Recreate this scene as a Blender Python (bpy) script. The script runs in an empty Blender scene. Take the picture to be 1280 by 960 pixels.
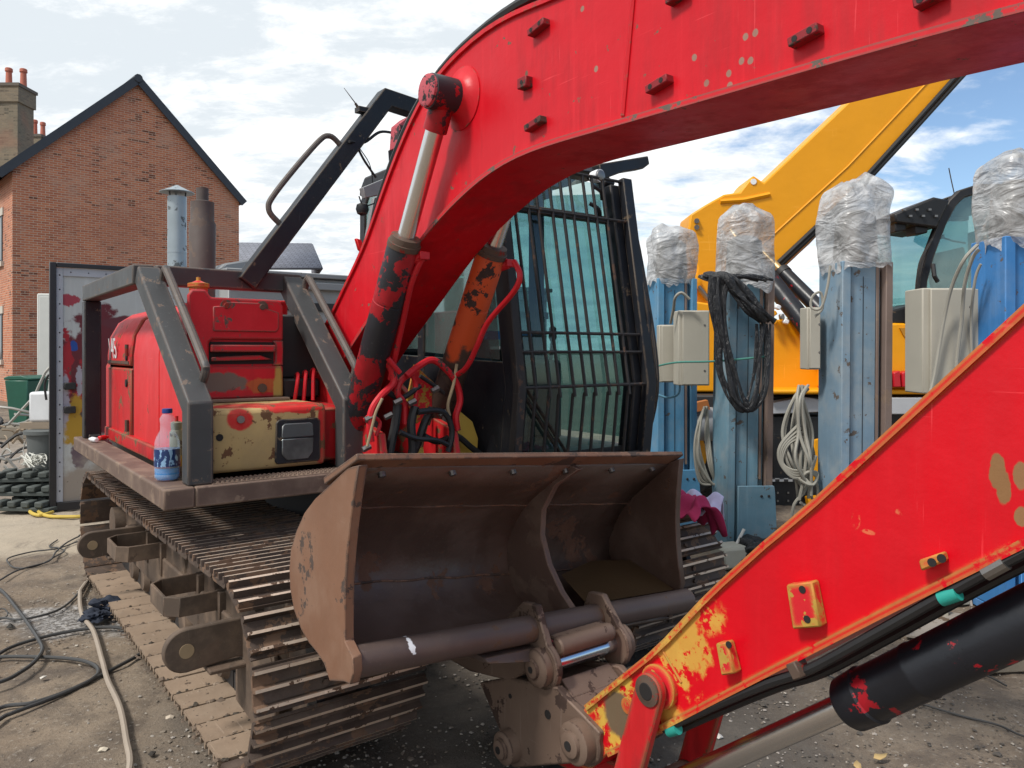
import bpy, math, random, bmesh
from mathutils import Vector, Matrix, noise
random.seed(7)
SC = bpy.context.scene
COL = SC.collection
R = math.radians

# ------------------------------------------------------------------ camera
cam_d = bpy.data.cameras.new('camera'); cam = bpy.data.objects.new('camera', cam_d); COL.objects.link(cam)
CAM_H = 1.6
cam.location = (0, 0, CAM_H); cam.rotation_euler = (R(90), 0, 0)
cam_d.sensor_width = 36; cam_d.lens = 36 * 961 / 1280; cam_d.shift_y = -40 / 1280
cam_d.clip_start = 0.05; cam_d.clip_end = 3000
SC.camera = cam

# ------------------------------------------------------------------ sky, sun, exposure
SUN_EL, SUN_AZ = R(52), R(232)          # azimuth clockwise from +Y: behind the camera, to the left
W = bpy.data.worlds.new('World'); SC.world = W; W.use_nodes = True
def build_world():
    nt = W.node_tree; nt.nodes.clear(); N = nt.nodes.new; L = nt.links.new
    out = N('ShaderNodeOutputWorld'); bg = N('ShaderNodeBackground'); bg.inputs['Strength'].default_value = 0.1
    sky = N('ShaderNodeTexSky'); sky.sky_type = 'NISHITA'; sky.sun_disc = False
    sky.sun_elevation = SUN_EL; sky.sun_rotation = SUN_AZ; sky.air_density = 1.0; sky.dust_density = 0.6; sky.ozone_density = 1.2
    tc = N('ShaderNodeTexCoord'); sep = N('ShaderNodeSeparateXYZ'); L(tc.outputs['Generated'], sep.inputs[0])
    def m(op, a, b=None, clamp=False):
        n = N('ShaderNodeMath'); n.operation = op; n.use_clamp = clamp
        for i, x in enumerate((a, b)):
            if x is None: continue
            if isinstance(x, (int, float)): n.inputs[i].default_value = x
            else: L(x, n.inputs[i])
        return n.outputs[0]
    z = m('MAXIMUM', sep.outputs[2], 0.0)
    den = m('ADD', z, 0.22)
    cx = m('DIVIDE', sep.outputs[0], den); cy = m('DIVIDE', sep.outputs[1], den)
    cmb = N('ShaderNodeCombineXYZ'); L(cx, cmb.inputs[0]); L(cy, cmb.inputs[1]); cmb.inputs[2].default_value = 3.3
    def noi(scale, det, rough, dist=0.0, off=(0, 0, 0), st=(1, 1, 1)):
        mp_ = N('ShaderNodeMapping'); mp_.inputs['Location'].default_value = off; mp_.inputs['Scale'].default_value = st
        L(cmb.outputs[0], mp_.inputs[0])
        n = N('ShaderNodeTexNoise'); n.inputs['Scale'].default_value = scale; n.inputs['Detail'].default_value = det
        n.inputs['Roughness'].default_value = rough; n.inputs['Distortion'].default_value = dist
        L(mp_.outputs[0], n.inputs['Vector']); return n.outputs['Fac']
    def ramp(f, a, b, ca=(0, 0, 0, 1), cb=(1, 1, 1, 1)):
        r = N('ShaderNodeValToRGB'); r.color_ramp.elements[0].position = a; r.color_ramp.elements[1].position = b
        r.color_ramp.elements[0].color = ca; r.color_ramp.elements[1].color = cb; r.color_ramp.interpolation = 'EASE'
        L(f, r.inputs[0]); return r.outputs[0]
    f1 = noi(2.3, 10, 0.60, 0.2, (0.3, 1.2, 0), (1, 1.35, 1))
    big = noi(0.35, 2, 0.5, 0, (2.1, 0.4, 0))
    side = m('ADD', m('MULTIPLY', sep.outputs[0], -0.42), 0.13)
    cov = m('ADD', m('ADD', f1, m('MULTIPLY', m('SUBTRACT', big, 0.5), 0.35)), side)
    mask = ramp(cov, 0.34, 0.54)
    shade = noi(3.4, 10, 0.66, 0.2, (5.0, 1.7, 0), (1, 1.6, 1))
    ccol = ramp(m('ADD', shade, m('MULTIPLY', m('SUBTRACT', cov, 0.55), -0.35)), 0.33, 0.56, (5.9, 6.4, 6.8, 1), (9.0, 9.1, 9.1, 1))
    skm = N('ShaderNodeMix'); skm.data_type = 'RGBA'; skm.blend_type = 'MULTIPLY'; skm.inputs[0].default_value = 1
    L(sky.outputs[0], skm.inputs[6]); skm.inputs[7].default_value = (1.02, 1.10, 1.16, 1)
    mx = N('ShaderNodeMix'); mx.data_type = 'RGBA'; L(mask, mx.inputs[0]); L(skm.outputs[2], mx.inputs[6]); L(ccol, mx.inputs[7])
    L(mx.outputs[2], bg.inputs['Color']); L(bg.outputs[0], out.inputs[0])
build_world()
sun_d = bpy.data.lights.new('sun', 'SUN'); sun = bpy.data.objects.new('sun', sun_d); COL.objects.link(sun)
sun_d.energy = 2.6; sun_d.angle = R(10); sun_d.color = (1.0, 0.95, 0.88)
sdir = Vector((math.sin(SUN_AZ) * math.cos(SUN_EL), math.cos(SUN_AZ) * math.cos(SUN_EL), math.sin(SUN_EL)))
sun.rotation_euler = sdir.to_track_quat('Z', 'Y').to_euler()
SC.view_settings.view_transform = 'Standard'; SC.view_settings.look = 'None'; SC.view_settings.gamma = 1; SC.view_settings.exposure = 0.44

# ------------------------------------------------------------------ measuring helpers (metres; photo measurements turned into positions on known planes)
Fd = Vector((.6028, -.7979, 0)); Ld = Vector((.7979, .6028, 0)); Od = Vector((-.4325, 3.904, 0))
def _ray(px, py):
    d = Vector(((px - 640) / 961, 1, (440 - py) / 961))
    return Vector((d.dot(Fd), d.dot(Ld), d.z))
_c = Vector((0, 0, 0)) - Od
CM = Vector((_c.dot(Fd), _c.dot(Ld), CAM_H))
def mp(px, py, v): r = _ray(px, py); t = (v - CM.y) / r.y; return (CM.x + r.x * t, CM.z + r.z * t)      # (u,z) on plane v
def mq(px, py, u): r = _ray(px, py); t = (u - CM.x) / r.x; return (CM.y + r.y * t, CM.z + r.z * t)      # (v,z) on plane u
def mz(px, py, z): r = _ray(px, py); t = (z - CM.z) / r.z; return (CM.x + r.x * t, CM.y + r.y * t)      # (u,v) on plane z
def wp(px, py, Z): return Vector(((px - 640) / 961 * Z, Z, CAM_H + (440 - py) / 961 * Z))
def g(px, py, z=0.0): Z = (CAM_H - z) * 961 / (py - 440); return Vector(((px - 640) / 961 * Z, Z, z))

# ------------------------------------------------------------------ mesh builder
def catmull(pts, n=6, closed=False):
    P = [Vector(p) for p in pts]; out = []; L = len(P)
    rng = range(L if closed else L - 1)
    for i in rng:
        if closed: a, b, c, d = P[i - 1], P[i], P[(i + 1) % L], P[(i + 2) % L]
        else: a, b, c, d = P[max(i - 1, 0)], P[i], P[i + 1], P[min(i + 2, L - 1)]
        for k in range(n):
            t = k / n
            out.append(0.5 * ((2 * b) + (c - a) * t + (2 * a - 5 * b + 4 * c - d) * t * t + (3 * b - a - 3 * c + d) * t ** 3))
    if not closed: out.append(P[-1])
    return out
class MB:
    def __init__(s): s.v = []; s.f = []; s.m = []; s.cur = 0
    def add(s, vs, fs):
        o = len(s.v); s.v += [tuple(x) for x in vs]
        for f in fs: s.f.append([o + i for i in f]); s.m.append(s.cur)
        return s
    def mat(s, i): s.cur = i; return s
    def box(s, c, d, M=None):
        c = Vector(c); hx, hy, hz = d[0] / 2, d[1] / 2, d[2] / 2; vs = []
        for x in (-hx, hx):
            for y in (-hy, hy):
                for z in (-hz, hz):
                    p = Vector((x, y, z)); p = (M @ p if M else p) + c; vs.append(p)
        return s.add(vs, [(0, 1, 3, 2), (4, 6, 7, 5), (0, 4, 5, 1), (2, 3, 7, 6), (0, 2, 6, 4), (1, 5, 7, 3)])
    def bx(s, x0, x1, y0, y1, z0, z1): return s.box(((x0 + x1) / 2, (y0 + y1) / 2, (z0 + z1) / 2), (abs(x1 - x0), abs(y1 - y0), abs(z1 - z0)))
    def prism(s, poly, a0, a1, pl='uz'):
        n = len(poly)
        f = {'uz': lambda p, a: (p[0], a, p[1]), 'vz': lambda p, a: (a, p[0], p[1]), 'uv': lambda p, a: (p[0], p[1], a)}[pl]
        vs = [f(p, a0) for p in poly] + [f(p, a1) for p in poly]
        fs = [tuple(range(n)), tuple(range(2 * n - 1, n - 1, -1))] + [(i, n + i, n + (i + 1) % n, (i + 1) % n) for i in range(n)]
        return s.add(vs, fs)
    def frame(s, d, up=(0, 0, 1)):
        d = Vector(d).normalized(); up = Vector(up)
        if abs(d.dot(up)) > .97: up = Vector((1, 0, 0)) if abs(d.x) < .9 else Vector((0, 1, 0))
        x = up.cross(d).normalized(); y = d.cross(x); return x, y, d
    def lathe(s, p, ax, prof, n=20):
        x, y, d = s.frame(ax); p = Vector(p); vs = []; fs = []
        for t, r in prof:
            for k in range(n):
                a = 2 * math.pi * k / n; vs.append(p + d * t + (x * math.cos(a) + y * math.sin(a)) * max(r, 1e-5))
        for i in range(len(prof) - 1):
            for k in range(n): fs.append((i * n + k, i * n + (k + 1) % n, (i + 1) * n + (k + 1) % n, (i + 1) * n + k))
        fs.append(tuple(range(n - 1, -1, -1))); q = (len(prof) - 1) * n; fs.append(tuple(range(q, q + n)))
        return s.add(vs, fs)
    def cyl(s, p0, p1, r, r1=None, n=20):
        p0 = Vector(p0); p1 = Vector(p1); return s.lathe(p0, p1 - p0, [(0, r), ((p1 - p0).length, r if r1 is None else r1)], n)
    def tube(s, pts, r, n=8, sm=0, closed=False):
        P = catmull(pts, sm, closed) if sm else [Vector(p) for p in pts]
        vs = []; fs = []; L = len(P); x = None
        for i, p in enumerate(P):
            a = P[i - 1] if (i or closed) else P[0]; b = P[(i + 1) % L] if (i < L - 1 or closed) else P[-1]
            d = (b - a).normalized() if (b - a).length > 1e-9 else Vector((0, 0, 1))
            if x is None: x = s.frame(d)[0]
            else:
                x = (x - d * x.dot(d)); x = x.normalized() if x.length > 1e-6 else s.frame(d)[0]
            y = d.cross(x); rr = r[i] if isinstance(r, list) else r
            for k in range(n):
                t = 2 * math.pi * k / n; vs.append(p + (x * math.cos(t) + y * math.sin(t)) * rr)
        for i in range(L if closed else L - 1):
            j = (i + 1) % L
            for k in range(n): fs.append((i * n + k, i * n + (k + 1) % n, j * n + (k + 1) % n, j * n + k))
        if not closed: fs.append(tuple(range(n - 1, -1, -1))); q = (L - 1) * n; fs.append(tuple(range(q, q + n)))
        return s.add(vs, fs)
    def beam(s, pts, w, h, up=(0, 0, 1), side=None):
        """square bar through points with mitred corners; side = constant direction of the width"""
        P = [Vector(p) for p in pts]; L = len(P); vs = []; fs = []
        for i, p in enumerate(P):
            d1 = (P[i] - P[i - 1]).normalized() if i else None; d2 = (P[i + 1] - P[i]).normalized() if i < L - 1 else None
            d = (d1 + d2).normalized() if d1 and d2 else (d1 or d2)
            if side is not None: x = Vector(side).normalized()
            else: x = s.frame(d, up)[0]
            y = d.cross(x).normalized(); k = 1 / max(.3, d.dot(d1)) if d1 else 1
            for a, b in ((-1, -1), (1, -1), (1, 1), (-1, 1)): vs.append(p + x * a * w / 2 + y * b * h / 2 * k)
        for i in range(L - 1):
            for k in range(4): fs.append((i * 4 + k, i * 4 + (k + 1) % 4, i * 4 + 4 + (k + 1) % 4, i * 4 + 4 + k))
        fs.append((3, 2, 1, 0)); q = 4 * L - 4; fs.append((q, q + 1, q + 2, q + 3))
        return s.add(vs, fs)
    def loft(s, rings, closed=True, caps=True):
        n = len(rings[0]); vs = [p for r in rings for p in r]; fs = []
        for i in range(len(rings) - 1):
            for k in range(n if closed else n - 1): fs.append((i * n + k, i * n + (k + 1) % n, (i + 1) * n + (k + 1) % n, (i + 1) * n + k))
        if caps and closed: fs.append(tuple(range(n - 1, -1, -1))); q = (len(rings) - 1) * n; fs.append(tuple(range(q, q + n)))
        return s.add(vs, fs)
    def mesh(s, name, ms, ang=35):
        me = bpy.data.meshes.new(name); me.from_pydata(s.v, [], s.f)
        for x in (ms if isinstance(ms, (list, tuple)) else [ms]): me.materials.append(x)
        me.polygons.foreach_set('material_index', s.m)
        bm = bmesh.new(); bm.from_mesh(me); bmesh.ops.recalc_face_normals(bm, faces=bm.faces); bm.to_mesh(me); bm.free()
        me.polygons.foreach_set('use_smooth', [True] * len(me.polygons)); me.set_sharp_from_angle(angle=R(ang)); me.update()
        return me
    def obj(s, name, ms, parent=None, bev=0, ang=35, solid=0, label=None, cat=None, group=None, kind=None, seg=1):
        o = bpy.data.objects.new(name, s.mesh(name, ms, ang)); COL.objects.link(o)
        if parent: o.parent = parent
        if solid: md = o.modifiers.new('t', 'SOLIDIFY'); md.thickness = solid; md.offset = 0
        if bev: md = o.modifiers.new('b', 'BEVEL'); md.width = bev; md.segments = seg; md.limit_method = 'ANGLE'; md.angle_limit = R(40)
        return tag(o, label, cat, group, kind)
def tag(o, label=None, cat=None, group=None, kind=None):
    for k, x in (('label', label), ('category', cat), ('group', group), ('kind', kind)):
        if x: o[k] = x
    return o
def thing(name, label, cat, loc=(0, 0, 0), rz=0, group=None, parent=None):
    o = bpy.data.objects.new(name, None); COL.objects.link(o); o.location = loc; o.rotation_euler = (0, 0, rz); o.empty_display_size = .2
    if parent: o.parent = parent
    return tag(o, label, cat, group)
def link(name, me, parent, M=None):
    o = bpy.data.objects.new(name, me); COL.objects.link(o); o.parent = parent
    if M is not None: o.matrix_local = M
    return o
def arc(cx, cz, r, a0, a1, n=10): return [(cx + r * math.cos(R(a0 + (a1 - a0) * i / n)), cz + r * math.sin(R(a0 + (a1 - a0) * i / n))) for i in range(n + 1)]

# ------------------------------------------------------------------ materials
class G:
    def __init__(s, name):
        s.m = bpy.data.materials.new(name); s.m.use_nodes = True; s.t = s.m.node_tree; s.t.nodes.clear()
        s.out = s.n('ShaderNodeOutputMaterial'); s.b = s.n('ShaderNodeBsdfPrincipled'); s.l(s.b.outputs[0], s.out.inputs[0])
        s.co = s.n('ShaderNodeTexCoord').outputs['Object']
    def n(s, t): return s.t.nodes.new(t)
    def l(s, a, b): s.t.links.new(a, b)
    def setv(s, inp, x):
        if isinstance(x, (int, float)): inp.default_value = x
        elif isinstance(x, (tuple, list)): inp.default_value = tuple(x) + (1,) * (len(inp.default_value) - len(x))
        else: s.l(x, inp)
    def map(s, scale=(1, 1, 1), loc=(0, 0, 0), rot=(0, 0, 0), src=None):
        n = s.n('ShaderNodeMapping'); s.l(src or s.co, n.inputs[0]); n.inputs['Scale'].default_value = scale; n.inputs['Location'].default_value = loc; n.inputs['Rotation'].default_value = rot
        return n.outputs[0]
    def noise(s, sc, det=4, rough=.55, vec=None, dist=0, col=False):
        n = s.n('ShaderNodeTexNoise'); s.l(vec or s.co, n.inputs['Vector']); n.inputs['Scale'].default_value = sc; n.inputs['Detail'].default_value = det
        n.inputs['Roughness'].default_value = rough; n.inputs['Distortion'].default_value = dist; return n.outputs['Color' if col else 'Fac']
    def math(s, op, a, b=0.0, c=None, clamp=False):
        n = s.n('ShaderNodeMath'); n.operation = op; n.use_clamp = clamp; s.setv(n.inputs[0], a); s.setv(n.inputs[1], b)
        if c is not None: s.setv(n.inputs[2], c)
        return n.outputs[0]
    def step(s, f, a, b):   # smooth 0..1 between a and b
        n = s.n('ShaderNodeMapRange'); n.interpolation_type = 'SMOOTHSTEP'; s.setv(n.inputs[0], f); n.inputs[1].default_value = a; n.inputs[2].default_value = b
        n.inputs[3].default_value = 0; n.inputs[4].default_value = 1; return n.outputs[0]
    def mix(s, f, a, b, mode='MIX'):
        n = s.n('ShaderNodeMix'); n.data_type = 'RGBA'; n.blend_type = mode; s.setv(n.inputs[0], f); s.setv(n.inputs[6], a); s.setv(n.inputs[7], b); return n.outputs[2]
    def scale(s, col, f):
        n = s.n('ShaderNodeVectorMath'); n.operation = 'SCALE'; s.setv(n.inputs[0], col); s.setv(n.inputs['Scale'], f); return n.outputs[0]
    def blob(s, c, r, k=.6, ns=9, soft=.12):
        n = s.n('ShaderNodeVectorMath'); n.operation = 'SUBTRACT'; s.l(s.co, n.inputs[0]); n.inputs[1].default_value = c
        d = s.n('ShaderNodeVectorMath'); d.operation = 'DIVIDE'; s.l(n.outputs[0], d.inputs[0]); d.inputs[1].default_value = r
        q = s.n('ShaderNodeVectorMath'); q.operation = 'LENGTH'; s.l(d.outputs[0], q.inputs[0])
        w = s.math('ADD', q.outputs['Value'], s.math('MULTIPLY', s.math('SUBTRACT', s.noise(ns, 6, .62), .5), k * 3))
        return s.math('SUBTRACT', 1.0, s.step(w, 1 - soft, 1 + soft))
    def bump(s, h, st=.2, dist=.01):
        n = s.n('ShaderNodeBump'); s.l(h, n.inputs['Height']); n.inputs['Strength'].default_value = st; n.inputs['Distance'].default_value = dist; s.l(n.outputs[0], s.b.inputs['Normal'])
    def edge(s, rad=.008, th=.06):
        bv = s.n('ShaderNodeBevel'); bv.samples = 4; bv.inputs['Radius'].default_value = rad; ge = s.n('ShaderNodeNewGeometry')
        d = s.n('ShaderNodeVectorMath'); d.operation = 'DOT_PRODUCT'; s.l(bv.outputs[0], d.inputs[0]); s.l(ge.outputs['Normal'], d.inputs[1])
        return s.step(s.math('SUBTRACT', 1.0, d.outputs['Value']), th * .3, th * 1.6)
def paint(name, base, var=.12, chip=None, amt=.1, cs=7, rough=.4, metal=0.0, bump=.15, blobs=(), dust=None, damt=.3, edge=None, streak=0, crough=.8, vs=2.5, eamt=.5, scr=.45, dent=.25, spec=.35, grime=.0, rnd=False, brk=0):
    s = G(name)
    if rnd:
        oi = s.n('ShaderNodeObjectInfo'); va = s.n('ShaderNodeVectorMath'); va.operation = 'MULTIPLY_ADD'; s.l(oi.outputs['Location'], va.inputs[0]); va.inputs[1].default_value = (7.3, 5.1, 9.7); s.l(s.co, va.inputs[2]); s.co = va.outputs[0]
    col = s.scale(base, s.math('MULTIPLY_ADD', s.noise(vs, 5, .6), 2 * var, 1 - var))
    if streak:
        st = s.noise(1, 5, .6, s.map((22, 22, 1.2)))
        col = s.mix(s.math('MULTIPLY', s.step(st, .5, .75), streak), col, tuple(min(1, b * 1.5 + .03) for b in base))
    rg = s.math('MULTIPLY_ADD', s.noise(vs * 3, 4, .6), .25, rough - .1)
    h = s.noise(60, 4, .6)
    if scr:
        for q_, (mp_, rt_) in enumerate((((70, 70, 2.2), (.3, .5, 0)), ((2.0, 60, 60), (0, .4, .2)))):
            sc_ = s.math('MULTIPLY', s.step(s.noise(1, 3, .6, s.map(mp_, rot=rt_)), .66, .70), s.step(s.noise(2.2, 3), .48, .60)); col = s.mix(s.math('MULTIPLY', sc_, scr), col, tuple(min(1, b * 1.35 + .06) for b in base))
    for (c, r, bc, *o) in blobs:
        m = s.blob(c, r, *(o or [.5])); m = s.math('MULTIPLY', m, s.step(s.noise(22, 7, .7), brk - .06, brk)) if brk and max(bc) > .4 else m; col = s.mix(m, col, bc); rg = s.mix(m, rg, (.6, .6, .6))
    if grime:
        m = s.math('MULTIPLY', s.step(s.math('ADD', s.noise(1, 6, .65, s.map((9, 9, 1.5))), s.math('MULTIPLY', s.math('SUBTRACT', s.noise(1.6, 4), .5), .8)), .46, .70), grime); col = s.mix(m, col, tuple(b * .38 + .012 for b in base)); rg = s.mix(m, rg, (.75,) * 3)
    if dust:
        m = s.math('MULTIPLY', s.step(s.noise(4, 7, .65), .42, .72), damt); col = s.mix(m, col, dust); rg = s.mix(m, rg, (.9, .9, .9))
    if chip:
        nz = s.noise(cs, 9, .68)
        m = s.step(nz, .665 - amt, .68 - amt)
        if edge:
            e = s.math('MULTIPLY', s.edge(edge * 1.7, .03), s.step(s.noise(cs * 1.4, 6, .7), .60 - eamt * .25, .66 - eamt * .25)); m = s.math('MAXIMUM', m, e)
        cc = s.mix(s.noise(25, 4, .6), chip, tuple(x * .5 for x in chip))
        col = s.mix(m, col, cc); rg = s.mix(m, rg, (crough,) * 3); h = s.math('SUBTRACT', h, s.math('MULTIPLY', m, .8))
    s.setv(s.b.inputs['Base Color'], col); s.setv(s.b.inputs['Roughness'], rg); s.b.inputs['Metallic'].default_value = metal
    s.b.inputs['Specular IOR Level'].default_value = spec
    b1 = s.n('ShaderNodeBump'); s.l(h, b1.inputs['Height']); b1.inputs['Strength'].default_value = bump; b1.inputs['Distance'].default_value = .004
    b2 = s.n('ShaderNodeBump'); s.l(s.noise(3.2, 3, .5), b2.inputs['Height']); b2.inputs['Strength'].default_value = dent; b2.inputs['Distance'].default_value = .035; s.l(b2.outputs[0], b1.inputs['Normal']); s.l(b1.outputs[0], s.b.inputs['Normal'])
    return s.m
def plain(name, base, rough=.6, metal=0.0, var=.15, vs=6, bump=0.1):
    s = G(name); s.setv(s.b.inputs['Base Color'], s.scale(base, s.math('MULTIPLY_ADD', s.noise(vs, 5, .6), 2 * var, 1 - var)))
    s.b.inputs['Roughness'].default_value = rough; s.b.inputs['Metallic'].default_value = metal
    if bump: s.bump(s.noise(vs * 8, 4, .6), bump, .005)
    return s.m
RUST = (.13, .07, .045)
M = {}
def SB(px, py): u, z = mp(px, py, -.245); return (u, -.245, z)
# paint of the red machine (coordinates are metres in the machine's own frame: forward, left, up)
M['boom'] = paint('boom_paint', blobs=[((*(lambda q: (q[0], -.275, q[1]))(mp(x_, y_, -.275)),), (.009, .05, .010), (.30, .17, .13), .25, 30, .15) for x_, y_ in ((932, 46), (944, 41), (927, 76), (938, 76), (911, 92), (912, 107), (883, 104), (745, 86), (728, 11), (868, 72))], base=(.55, .006, .015), var=.14, spec=.28, grime=.35, chip=(.20, .13, .09), amt=.018, cs=13, rough=.36, edge=.007, streak=.22, eamt=.25)
M['flange'] = paint('chipped_flange_edge', (.55, .012, .02), .15, chip=(.17, .13, .11), amt=.10, cs=5, rough=.4, edge=.006, eamt=1.0)
M['hood'] = paint('hood_paint', (.60, .009, .014), .10, grime=.2, chip=(.16, .10, .06), amt=.01, cs=10, rough=.42, edge=.006, streak=.15, eamt=.3)
M['hood_rear'] = paint('worn_hood_paint', (.50, .012, .016), .2, grime=.6, chip=(.20, .12, .06), amt=.07, cs=8, rough=.5, edge=.012, streak=.3, eamt=.8)
M['tank'] = paint('tank_paint', (.48, .010, .020), .12, grime=.4, chip=(.13, .10, .085), amt=.05, cs=14, rough=.45, edge=.008, eamt=.9,
                  blobs=[((-.42, -.88, 1.45), (.15, .13, .05), (.15, .12, .10), .55, 14), ((-.42, -.68, 1.43), (.15, .09, .04), (.42, .10, .03), .5, 18), ((-.42, -.60, 1.42), (.15, .03, .12), (.38, .27, .07), .4, 12)])
M['yellow_box'] = paint('worn_yellow_panel', (.47, .34, .15), .30, chip=(.20, .10, .05), amt=.095, cs=11, rough=.6, edge=.010, eamt=.9,
                  blobs=[((-.1, -.91, 1.30), (.2, .055, .05), (.55, .02, .02), .25, 12), ((-.1, -.62, 1.35), (.2, .16, .035), (.58, .02, .02), .5, 10), ((-.1, -.52, 1.20), (.2, .035, .17), (.50, .02, .02), .5, 9), ((-.1, -.80, 1.36), (.2, .3, .012), (.55, .02, .02), .4, 10)], dust=(.32, .24, .14), damt=.5)
M['guard'] = paint('worn_black_guard', (.060, .062, .064), .3, chip=(.22, .17, .14), amt=.06, cs=10, rough=.5, edge=.009, eamt=.9, metal=.2)
M['beam'] = paint('brown_deck_beam', (.12, .080, .064), .25, chip=(.28, .20, .15), amt=.08, cs=9, rough=.65, edge=.010, eamt=.9, dust=(.30, .22, .17), damt=.5)
M['black'] = paint('black_steel_paint', (.012, .013, .015), .3, chip=(.14, .10, .07), amt=.015, cs=12, rough=.42, edge=.005, eamt=.7)
M['cabblack'] = paint('cab_black_paint', (.010, .012, .017), .3, chip=(.16, .12, .08), amt=.02, cs=12, rough=.42, edge=.005, eamt=.7, dust=(.05, .045, .04), damt=.25)
M['rustbar'] = paint('rusty_grille_bar', (.022, .020, .020), .4, chip=(.11, .065, .045), amt=.07, cs=10, rough=.6)
M['cyl_black'] = paint('black_over_red_barrel', (.022, .023, .028), .3, chip=(.42, .012, .02), amt=.145, cs=6, rough=.42, crough=.5)
M['cyl_orange'] = paint('orange_red_barrel', (.60, .085, .022), .18, chip=(.06, .035, .03), amt=.10, cs=6, rough=.5,
                  blobs=[((-.05, .11, 1.40), (.3, .2, .33), (.07, .045, .035), .5, 8)])
M['cyl_dark'] = paint('glossy_black_barrel', (.012, .013, .017), .3, chip=(.40, .01, .02), amt=.045, cs=9, rough=.3, crough=.4)
M['chrome'] = plain('chrome_rod', (.78, .77, .75), .25, 1.0, .12, 3, 0)
M['pin'] = plain('bright_pin', (.60, .66, .75), .18, 1.0, .1, 3, 0)
M['gland'] = paint('rusty_gland', (.09, .06, .045), .3, chip=(.3, .03, .02), amt=.1, cs=20, rough=.6)
M['bucket_out'] = paint('brown_bucket_steel', (.185, .095, .058), .28, chip=(.10, .072, .06), amt=.09, cs=5, rough=.55, edge=.008, eamt=.6, dust=(.26, .17, .12), damt=.5,
                  blobs=[((1.0, -.9, .56), (.12, .1, .09), (.05, .055, .06), .6, 9)])
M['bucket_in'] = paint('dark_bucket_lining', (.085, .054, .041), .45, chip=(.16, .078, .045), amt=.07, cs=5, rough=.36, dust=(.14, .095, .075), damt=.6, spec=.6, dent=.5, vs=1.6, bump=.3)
M['tubeb'] = paint('grey_brown_tube', (.085, .062, .056), .25, chip=(.15, .09, .06), amt=.06, cs=8, rough=.42, edge=.005, dust=(.16, .11, .08), damt=.35, blobs=[((1.225, -.80, .665), (.06, .012, .028), (.7, .72, .75), .7, 40, .1)])
M['hitch'] = paint('brown_hitch_steel', (.165, .112, .085), .25, chip=(.08, .05, .04), amt=.09, cs=7, rough=.5, edge=.008, dust=(.22, .16, .12), damt=.4, metal=.2)
M['stick'] = paint('stick_paint', (.58, .002, .010), .10, brk=.50, grime=.12, chip=(.50, .26, .07), amt=-.05, cs=10, rough=.33, edge=.009, eamt=.9, streak=.08,
                  blobs=[(SB(858, 800), (.07, .2, .12), (.56, .29, .05), 1.2, 13, .2), (SB(885, 765), (.04, .2, .05), (.58, .30, .05), 1.2, 9, .4), (SB(835, 840), (.08, .2, .09), (.58, .33, .06), 1.2, 14, .2), (SB(840, 895), (.07, .2, .04), (.58, .34, .06), .8, 9, .4),
                         (SB(775, 900), (.15, .2, .12), (.60, .38, .06), .9, 12, .15), (SB(775, 893), (.07, .2, .06), (.14, .10, .06), .6, 9, .2),
                         (SB(1246, 590), (.015, .2, .036), (.23, .13, .05), .4, 20, .1), (SB(1255, 612), (.014, .2, .034), (.23, .13, .05), .4, 20, .1), (SB(1276, 596), (.014, .2, .03), (.25, .14, .06), .35, 20, .1), (SB(1277, 646), (.014, .2, .02), (.25, .14, .06), .35, 20, .1),
                         (SB(1070, 650), (.010, .2, .020), (.62, .12, .05), .9, 22, .2), (SB(1085, 665), (.020, .2, .006), (.62, .12, .05), .9, 22, .2), (SB(1125, 640), (.012, .2, .006), (.62, .12, .05), .9, 22, .2)])
M['lug'] = paint('worn_red_lug', (.55, .014, .022), .15, chip=(.55, .34, .06), amt=.12, cs=16, rough=.5, edge=.012, eamt=1.2)
M['hose_red'] = paint('red_painted_pipe', (.50, .012, .020), .15, chip=(.10, .06, .05), amt=.06, cs=14, rough=.4)
M['hose_black'] = plain('black_rubber', (.014, .014, .015), .5, 0, .3)
M['hose_tan'] = plain('dusty_hose', (.30, .22, .13), .7, 0, .3)
M['yellow_plate'] = paint('yellow_plate_paint', (.50, .34, .06), .2, chip=(.12, .07, .03), amt=.06, cs=10, rough=.5)
M['teal'] = plain('teal_tape', (.02, .30, .25), .5)
M['hole'] = plain('bore_dark', (.012, .010, .010), .8, 0, .1, 6, 0)
M['steel'] = plain('bare_steel', (.24, .23, .22), .4, .9, .2)
M['shoe'] = paint('track_shoe_steel', (.080, .058, .047), .5, chip=(.24, .15, .10), amt=.13, cs=9, rough=.6, dust=(.20, .15, .12), damt=.5, bump=.4, metal=.3, rnd=True)
M['shoe_low'] = paint('dusty_track_shoe', (.26, .19, .135), .4, chip=(.11, .075, .055), amt=.05, cs=7, rough=.8, dust=(.30, .23, .17), damt=.6, bump=.4, vs=5, rnd=True)
M['worn'] = paint('worn_grouser_edge', (.62, .50, .40), .35, chip=(.16, .10, .07), amt=.10, cs=14, rough=.42, metal=.55, rnd=True)
M['frame'] = paint('dusty_track_frame', (.085, .062, .047), .3, chip=(.16, .11, .08), amt=.10, cs=5, rough=.7, edge=.01, dust=(.24, .17, .12), damt=.7)
M['dark'] = plain('oily_dark_metal', (.02, .019, .02), .6, 0, .4)
M['seat'] = plain('seat_fabric', (.03, .035, .045), .9)
M['mud'] = plain('wet_brown_mud', (.07, .042, .02), .3, 0, .3)
M['white'] = plain('white_plastic', (.75, .76, .78), .4)
M['lampg'] = plain('smoky_lamp_plastic', (.07, .08, .085), .35)
M['grey'] = paint('grey_cab_plate', (.22, .23, .24), .15, chip=(.1, .08, .07), amt=.03, cs=8, rough=.5)
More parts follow.
